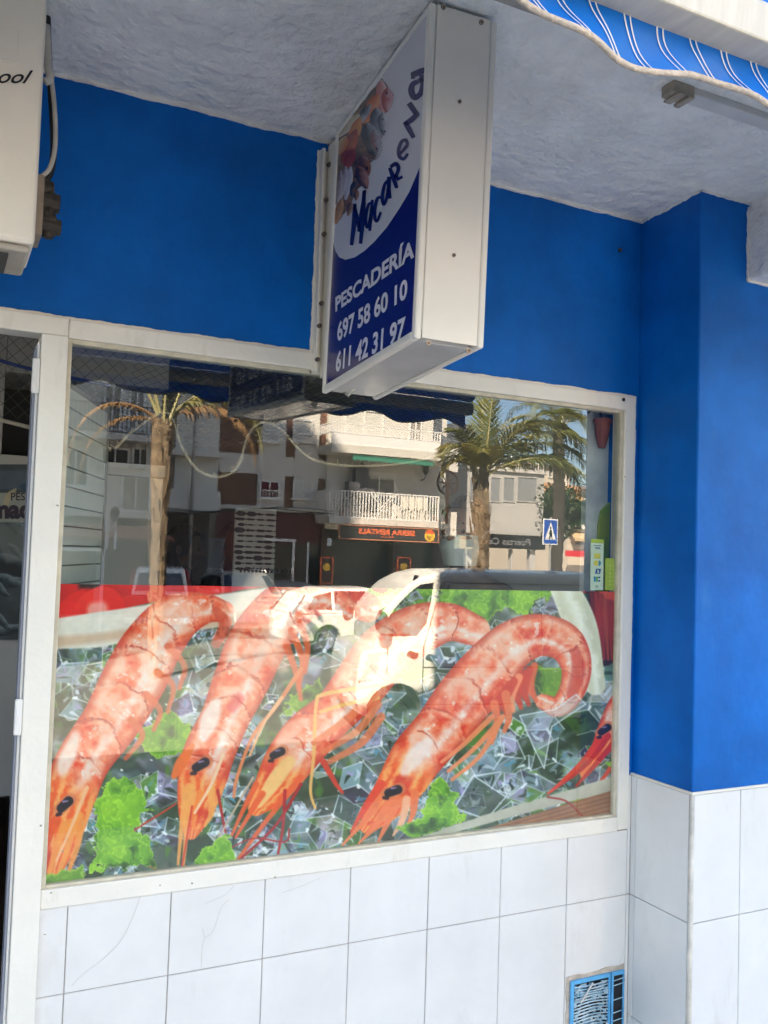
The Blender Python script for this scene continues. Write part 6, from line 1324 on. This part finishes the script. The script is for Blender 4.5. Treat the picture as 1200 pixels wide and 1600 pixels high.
def bar(x0, z0__, x1, z1__, w_): d = Vector((x1-x0, 0, z1__-z0__)); n_ = Vector((-d.z, 0, d.x)).normalized()*w_; p, q = Vector((cx+x0*hw, y+.005, z0_+z0__*hh)), Vector((cx+x1*hw, y+.005, z0_+z1__*hh)); B.add([p-n_, p+n_, q+n_, q-n_], [(0, 1, 2, 3)])
bar(.05, .38, 0, .58, .035); bar(.05, .4, -.22, .22, .022); bar(.05, .4, .28, .22, .022); bar(0, .56, -.2, .4, .018); bar(0, .56, .22, .42, .018); B.add([(cx+.035*math.cos(k*.8), y+.005, z0_+hh*.65+.035*math.sin(k*.8)) for k in range(8)], [tuple(range(8))])
for k in range(-3, 4): bar(k*.2-.04, .235, k*.2+.04, .235, .012)
B.build('walking_figure', black_m, cs_)
B = MB(); B.tube([(cx+.05, y-.07, gz(y)), (cx+.05, y-.07, z1_+.05)], .035, 10); B.build('pole', mat('pole_galv', (.28, .28, .27), .5, .2, 10), cs_)

# ---- vehicles
tyre = mat('tyre', (.02, .02, .02), .8, .2, 10); rimm = mat('rim', (.45, .45, .46), .35, .1, 6, metal=.7)
def offpoly(B, pts, y0, thick, taper, W, sgn):
    """panel lying on the tapering side of a car body; pts are (x, z)"""
    def yy(z, d): return sgn*(W-taper(z)+d)
    n = len(pts); B.add([(x, yy(z, y0), z) for x, z in pts]+[(x, yy(z, y0-thick), z) for x, z in pts], [tuple(range(n))]+[(i, (i+1) % n, n+(i+1) % n, n+i) for i in range(n)])
def vehicle(name, label, cat, loc, ang, lower, upper, W, belt, tap, paint, wheels, wr, wins, extras=None, group=None, fr_glass=None, rr_glass=None):
    """side profiles in metres, car pointing to -x at ang 0"""
    t = thing(name, label, cat, loc, group); M_ = Matrix.Translation(loc) @ Matrix.Rotation(ang, 4, 'Z')
    def T(B): B.v = [tuple(M_ @ Vector(v)) for v in B.v]; return B
    def taper(z): return max(0, (z-belt))*tap
    def loft(poly, B, w0=W):
        # polygon triangulated sides + skin, rounded towards the flanks
        n = len(poly); secs = [(-1, .0), (-.97, .035), (-.8, .0), (0, .0), (.8, .0), (.97, .035), (1, .0)]; S_ = [-1, -.94, -.6, 0, .6, .94, 1]; cxm = sum(p[0] for p in poly)/n; czm = sum(p[1] for p in poly)/n
        k0 = len(B.v)
        for s_ in S_:
            sh = .045 if abs(s_) == 1 else (.012 if abs(s_) > .9 else 0)
            bow = .05*(1-s_*s_)
            for x, z in poly:
                dx = x-cxm; L_ = abs(dx) or 1
                B.v.append((x-(sh*dx/L_ if abs(dx) > .6 else 0)+(bow*.6*dx/L_ if abs(dx) > 1.2 else 0), s_*(w0-taper(z)), z-(sh*.8 if z > czm+.2 else 0)+(bow*.4 if z > belt+.3 else 0)))
        for j in range(len(S_)-1):
            for i in range(n): B.f.append((k0+j*n+i, k0+j*n+(i+1) % n, k0+(j+1)*n+(i+1) % n, k0+(j+1)*n+i))
        B.f.append(tuple(range(k0, k0+n))); B.f.append(tuple(range(k0+(len(S_)-1)*n, k0+len(S_)*n)))
    B = MB(); loft(lower, B); bo = T(B).build('body', paint, t, bevel=.02)
    if upper:
        B = MB(); loft(upper, B, W-.012); T(B).build('cabin', paint, t, bevel=.02)
    B = MB()
    for (wx) in wheels:
        for s_ in (-1, 1): pass
    for wx in wheels:
        for s_ in (-1, 1):
            B = MB(); yo = s_*(W-.02); yi_ = s_*(W-.24); B.tube([(wx, yi_, wr), (wx, yi_+s_*.03, wr), (wx, yo-s_*.03, wr), (wx, yo, wr)], [wr*.9, wr, wr, wr*.9], 26); wo = T(B).build('wheel', tyre, t)
            B = MB(); B.tube([(wx, yo+s_*.001, wr), (wx, yo+s_*.012, wr)], [wr*.64, wr*.6], 20); r_ = T(B).build('rim', rimm, None); r_.parent = wo; r_.data.transform(Matrix.Translation(-Vector(loc)))
    for w_ in wins:
        for s_ in (-1, 1):
            B = MB(); offpoly(B, w_, .004, .02, taper, W-.012, s_); T(B).build('side_window', cglass, t)
    def cross(poly2, nm, m_, off=.008, inset=.08):
        # quad across the car between two profile points
        (xa, za), (xb, zb) = poly2; d = Vector((xb-xa, zb-za)); n_ = Vector((-d.y, d.x)).normalized()*off; wa = W-taper(za)-inset; wb = W-taper(zb)-inset
        B = MB(); B.add([(xa+n_.x, -wa, za+n_.y), (xa+n_.x, wa, za+n_.y), (xb+n_.x, wb, zb+n_.y), (xb+n_.x, -wb, zb+n_.y)], [(0, 1, 2, 3)]); return T(B).build(nm, m_, t)
    if fr_glass: cross(fr_glass, 'windscreen', cglass)
    if rr_glass: cross(rr_glass, 'rear_window', cglass)
    if extras: extras(T, t, taper)
    return t
cglass = mat('car_glass', (.025, .03, .035), .05, .2, 1, spec=.8)
carw = mat('car_white', (.80, .78, .72), .25, .02, 2, coat=.5); carr = mat('car_red', (.32, .012, .015), .25, .05, 2, coat=.5); cars = mat('car_silver', (.38, .38, .37), .3, .05, 2, metal=.5); card = mat('car_dark', (.02, .022, .028), .25, .1, 2, coat=.5); blackp = mat('black_plastic', (.02, .02, .02), .6, .1)
redl = mat('tail_lamp', (.4, .01, .01), .2); seam = mat('seam', (.12, .11, .10), .7)
# small cab-over van parked behind the photographer, pointing to -x, its flank facing the shop
Lv = 8.4; vx = rx(561, Lv, 1030); Vy = yL(Lv)-.80; vz = gz(-6.6); VW = .80
TH = math.radians(13); vq = vx
def vp_(px, py):
    q = rp(px, py, 1.0); xr, zr_2 = q.x, q.z-1.6; s_ = (xr*Lv-vq)/(math.cos(TH)+xr*math.sin(TH)); return (s_, 1.6+zr_2*(Lv-s_*math.sin(TH))-vz)
def arch(cx_, r, n=9): return [(cx_+r*math.cos(math.pi-math.pi*k/n), .30+r*1.02*math.sin(math.pi*k/n)) for k in range(n+1)]
wfx = .37
a0_ = [(.0, .42), (.05, .33)]+[(max(.06, x), z) for x, z in arch(wfx, .33)]+[(.85, .27), (2.6, .27)]+arch(3.05, .35)+[(3.7, .32), (3.8, .5)]
sil = [vp_(596, 988), vp_(568, 1010), vp_(560, 1040)]
low = a0_+[(3.8, 1.0), (.8, 1.0), (sil[0][0], 1.0), (max(.03, sil[1][0]), .97), (0.0, .82), (-.02, .6)]
rf = [vp_(600, 958), vp_(620, 934), vp_(640, 915), vp_(662, 901), vp_(690, 894)]
upp = [(sil[0][0]+.02, .95), (rf[0][0], rf[0][1])]+rf[1:]+[(1.4, rf[-1][1]+.02), (3.6, rf[-1][1]+.02), (3.77, rf[-1][1]-.1), (3.8, .95)]
sw = [vp_(*q) for q in ((607, 968), (622, 948), (640, 929), (660, 914), (681, 911), (677, 935), (668, 974), (652, 994), (612, 994))]
def van_extras(T, t, taper):
    Wv = VW
    for s_ in (1, -1):
        mxp = vp_(594, 972); B = MB(); B.ball((mxp[0], s_*(Wv+.10), mxp[1]), .07, .10, .12, 14, 9); B.box(mxp[0]-.03, mxp[0]+.04, min(s_*(Wv-.04), s_*(Wv+.05)), max(s_*(Wv-.04), s_*(Wv+.05)), mxp[1]-.08, mxp[1]-.04); T(B).build('wing_mirror', blackp, t, smooth=True)
        for q in ((645, 1023), (674, 1028)):
            hx, hz__ = vp_(*q); B = MB(); offpoly(B, [(hx+.062*math.cos(a), hz__+.036*math.sin(a)+.008*math.cos(3*a)) for a in [k*math.pi/8 for k in range(16)]], .010, .01, taper, Wv, s_); T(B).build('door_handle', blackp, t)
        B = MB(); sx_ = vp_(662, 1023)[0]
        for pl in ([(sx_, .42), (sx_, 1.0)], [(sx_, 1.0), (sx_+.20, 1.66)], [(sx_, .42), (2.4, .42)], [(2.0, .5), (2.02, 1.66)], [(sx_+.22, 1.68), (3.6, 1.70)], [(.30, .72), (.30, 1.0)], [(sx_, .80), (3.6, .82)]):
            (xa, za), (xb, zb) = pl; d = Vector((xb-xa, zb-za)); n_ = Vector((-d.y, d.x)).normalized()*.005; nn = 6
            for k in range(nn):
                u0, u1 = k/nn, (k+1)/nn; offpoly(B, [(xa+d.x*u0-n_.x, za+d.y*u0-n_.y), (xa+d.x*u1-n_.x, za+d.y*u1-n_.y), (xa+d.x*u1+n_.x, za+d.y*u1+n_.y), (xa+d.x*u0+n_.x, za+d.y*u0+n_.y)], .0035, .006, taper, Wv if max(za, zb) < 1.01 else Wv-.012, s_)
        T(B).build('door_seam', seam, t)
        B = MB(); offpoly(B, [(.0, .66), (.14, .86), (.20, .80), (.14, .66)], .008, .02, taper, Wv, s_); T(B).build('headlight', mat('lamp_clear', (.6, .6, .6), .1), t)
        nb = [vp_(*q) for q in ((690, 941), (702, 941), (711, 909), (699, 909))]; nbi = [(x*.92+sum(p[0] for p in nb)/4*.08, z*.92+sum(p[1] for p in nb)/4*.08) for x, z in nb]
        B = MB(); offpoly(B, nb, .010, .004, taper, Wv-.012, s_); T(B).build('notice_board', blackp, t)
        B = MB(); offpoly(B, nbi, .013, .002, taper, Wv-.012, s_); T(B).build('notice_face', mat('notice_white', (.7, .7, .68), .5), t)
    Wv_ = Wv-.012; A_, B_, C_, D_ = [Vector((x, 0, z)) for x, z in nbi]
    for body, u0, u1, v0, v1 in (('RI', .22, .78, .48, .88), ('A09', .12, .88, .10, .34)):
        def fn(u, v):
            p = A_.lerp(B_, 1-(u0+(u1-u0)*u)).lerp(D_.lerp(C_, 1-(u0+(u1-u0)*u)), v0+(v1-v0)*v); return t.location+Matrix.Rotation(TH, 3, 'Z') @ Vector((p.x, Wv_-taper(p.z)+.0145, p.z))
        text_mesh(body, fn, 'lettering', black_m, t, .02)
vehicle('parked_van', 'white panel van with black handles parked behind the photographer', 'van', Vector((vq+VW*math.sin(TH), yL(Lv)-VW*math.cos(TH), vz)), TH, low, upp, VW, 1.0, .10, carw, (wfx, 3.05), .29, [sw], van_extras, None, [(upp[1][0], upp[1][1]), (rf[3][0], rf[3][1])])
# ordinary cars
def hatch(label, x, y, ang, paint, s=1.0, group='cars parked along the street', kind='parked_car', roofrails=False, tall=0.0, spare=None):
    lo = [(.0, .45), (.05, .28), (.42, .24)]+arch(.82, .35)+[(1.25, .22), (2.85, .22)]+arch(3.30, .35)+[(4.0, .28), (4.08, .5), (4.06, .88+tall), (3.2, .92+tall), (1.25, .93+tall), (.5, .82), (.08, .68)]
    up = [(1.08, .88+tall), (1.25, .95+tall), (1.85, 1.40+tall*1.2), (2.2, 1.47+tall*1.3), (3.3, 1.45+tall*1.3), (3.75, 1.30+tall*1.2), (4.04, .90+tall)]
    def ex(T, t, taper):
        for s_ in (-1, 1):
            B = MB(); B.ball((1.4, s_*.96, 1.0+tall), .06, .10, .07, 12, 8); T(B).build('wing_mirror', paint, t, smooth=True)
            B = MB(); offpoly(B, [(3.9, .70+tall), (4.06, .70+tall), (4.05, .95+tall), (3.95, .95+tall)], .012, .02, taper, .85, s_); T(B).build('tail_lamp', redl, t)
            if roofrails: B = MB(); B.tube([(2.0, s_*.62, 1.47+tall*1.3), (2.1, s_*.62, 1.53+tall*1.3), (3.5, s_*.62, 1.52+tall*1.3), (3.6, s_*.62, 1.43+tall*1.3)], .02, 6); T(B).build('roof_rail', alu, t)
    return vehicle(kind, label, 'car', Vector((x, y, gz(y))), ang, lo, up, .86, .93+tall, .30, paint, (.82, 3.30), .30, [[(1.35, .98+tall), (2.25, .98+tall), (2.25, 1.40+tall), (1.88, 1.36+tall)], [(2.33, .98+tall), (3.1, .98+tall), (3.1, 1.40+tall), (2.33, 1.40+tall)], [(3.18, .99+tall), (3.75, 1.0+tall), (3.6, 1.28+tall), (3.18, 1.38+tall)]], ex, group, [(1.25, .95+tall), (1.85, 1.40+tall*1.2)], [(3.75, 1.30+tall*1.2), (4.04, .90+tall)])
xw = rx(628, 18.5)+1.5
hatch('white hatchback parked just left of the van', xw, yL(18.5)-.86, math.pi, carw)
hatch('black car with its roof showing above the white hatchback', rx(585, 24), yL(24)-.86, math.pi, card)
hatch('silver estate car with roof rails, seen from behind', rx(388, 24), yL(22.2), D(-90)+math.pi*0, cars, roofrails=True, tall=.15)
hatch('dark car parked far down the street under the tree', rx(800, 52), yL(52), 0, card); hatch('grey car parked beyond the crossing sign', rx(838, 56), yL(56), 0, cars); hatch('second dark car, furthest right along the far kerb', rx(884, 54), yL(54), 0, card); hatch('silver car between the shaded palm and the cream house', rx(905, 50), yL(50), 0, cars)
# red pickup with a white canopy, seen from the rear quarter
plo = [(.0, .55), (.05, .35), (.45, .32)]+arch(.95, .42)+[(1.5, .30), (3.4, .30)]+arch(4.0, .42)+[(4.9, .40), (5.05, .60), (5.08, 1.10), (2.0, 1.10), (1.5, 1.08), (.5, 1.0), (.05, .85)]
pup = [(1.45, 1.05), (1.6, 1.12), (2.15, 1.62), (2.5, 1.72), (3.2, 1.72), (3.25, 1.05)]
def pick_ex(T, t, taper):
    B = MB(); cw = .70; B.add([(3.27, -cw, 1.105), (3.27, cw, 1.105), (5.0, cw, 1.105), (5.0, -cw, 1.105), (3.27, -cw+.1, 1.80), (3.27, cw-.1, 1.80), (4.80, cw-.12, 1.78), (4.80, -cw+.12, 1.78)], [(0, 1, 2, 3), (4, 5, 6, 7), (0, 1, 5, 4), (1, 2, 6, 5), (2, 3, 7, 6), (3, 0, 4, 7)]); cp = T(B).build('canopy_top', carw, t, bevel=.05)
    B = MB(); B.add([(4.995, -cw+.1, 1.22), (4.995, cw-.1, 1.22), (4.86, cw-.2, 1.66), (4.86, -cw+.2, 1.66)], [(0, 1, 2, 3)]); B.v = [(a+.012, b__, c__) for a, b__, c__ in B.v]; T(B).build('rear_window', cglass, t)
    for s_ in (-1, 1):
        B = MB(); B.add([(3.45, s_*(cw+.0), 1.2), (4.8, s_*(cw+.0), 1.2), (4.68, s_*(cw-.07), 1.64), (3.45, s_*(cw-.07), 1.64)], [(0, 1, 2, 3)]); T(B).build('side_window', cglass, t)
        B = MB(); B.box(5.06, 5.12, min(s_*.70, s_*.86), max(s_*.70, s_*.86), .72, 1.05); T(B).build('tail_lamp', redl, t)
    B = MB(); B.box(5.09, 5.115, -.68, .68, .66, 1.06); T(B).build('tailgate', carr, t, bevel=.015); B = MB(); B.box(5.116, 5.13, -.15, .15, .93, .98); T(B).build('tailgate_handle', blackp, t)
    B = MB(); B.box(5.06, 5.2, -.84, .84, .42, .58); T(B).build('bumper', mat('chrome', (.5, .5, .5), .2, metal=.9), t, bevel=.02)
    B = MB()
    for k in range(6): B.box(5.117, 5.121, .18+k*.055, .18+k*.055+.035, .72, .80)
    T(B).build('tailgate_badge', mat('badge_pale', (.6, .6, .6), .4), t)
vehicle('pickup_truck', 'red pickup with a white hard canopy, seen from behind left of the palm', 'pickup truck', Vector((rx(235, 26)+.6, yL(22.4)-5.0, gz(-22))), D(90)+D(12), plo, pup, .88, 1.1, .2, carr, (.95, 4.0), .38, [[(1.75, 1.16), (2.45, 1.16), (2.45, 1.62), (2.2, 1.58)]], pick_ex, None, [(1.6, 1.12), (2.15, 1.62)])
hatch('pale van like car at the left edge of the glass', rx(60, 20), yL(20)-1.2, math.pi, carw, tall=.28)

# ---- lamp post far away and a few people in the street are too small to read; distant hill
b = MB(); rr = random.Random(4); n = 60
for i in range(n+1): x = -150+i*12; h = 16+10*math.sin(i*.21+1)+4*math.sin(i*.9); b.v += [(x, -330, -10), (x, -330-5, h), (x, -380, h*.8)]
b.f += [(i*3+k, (i+1)*3+k, (i+1)*3+k+1, i*3+k+1) for i in range(n) for k in range(2)]
o = b.build('hills', mat('hill', (.16, .17, .13), .95, .3, .05), None); struct(o)
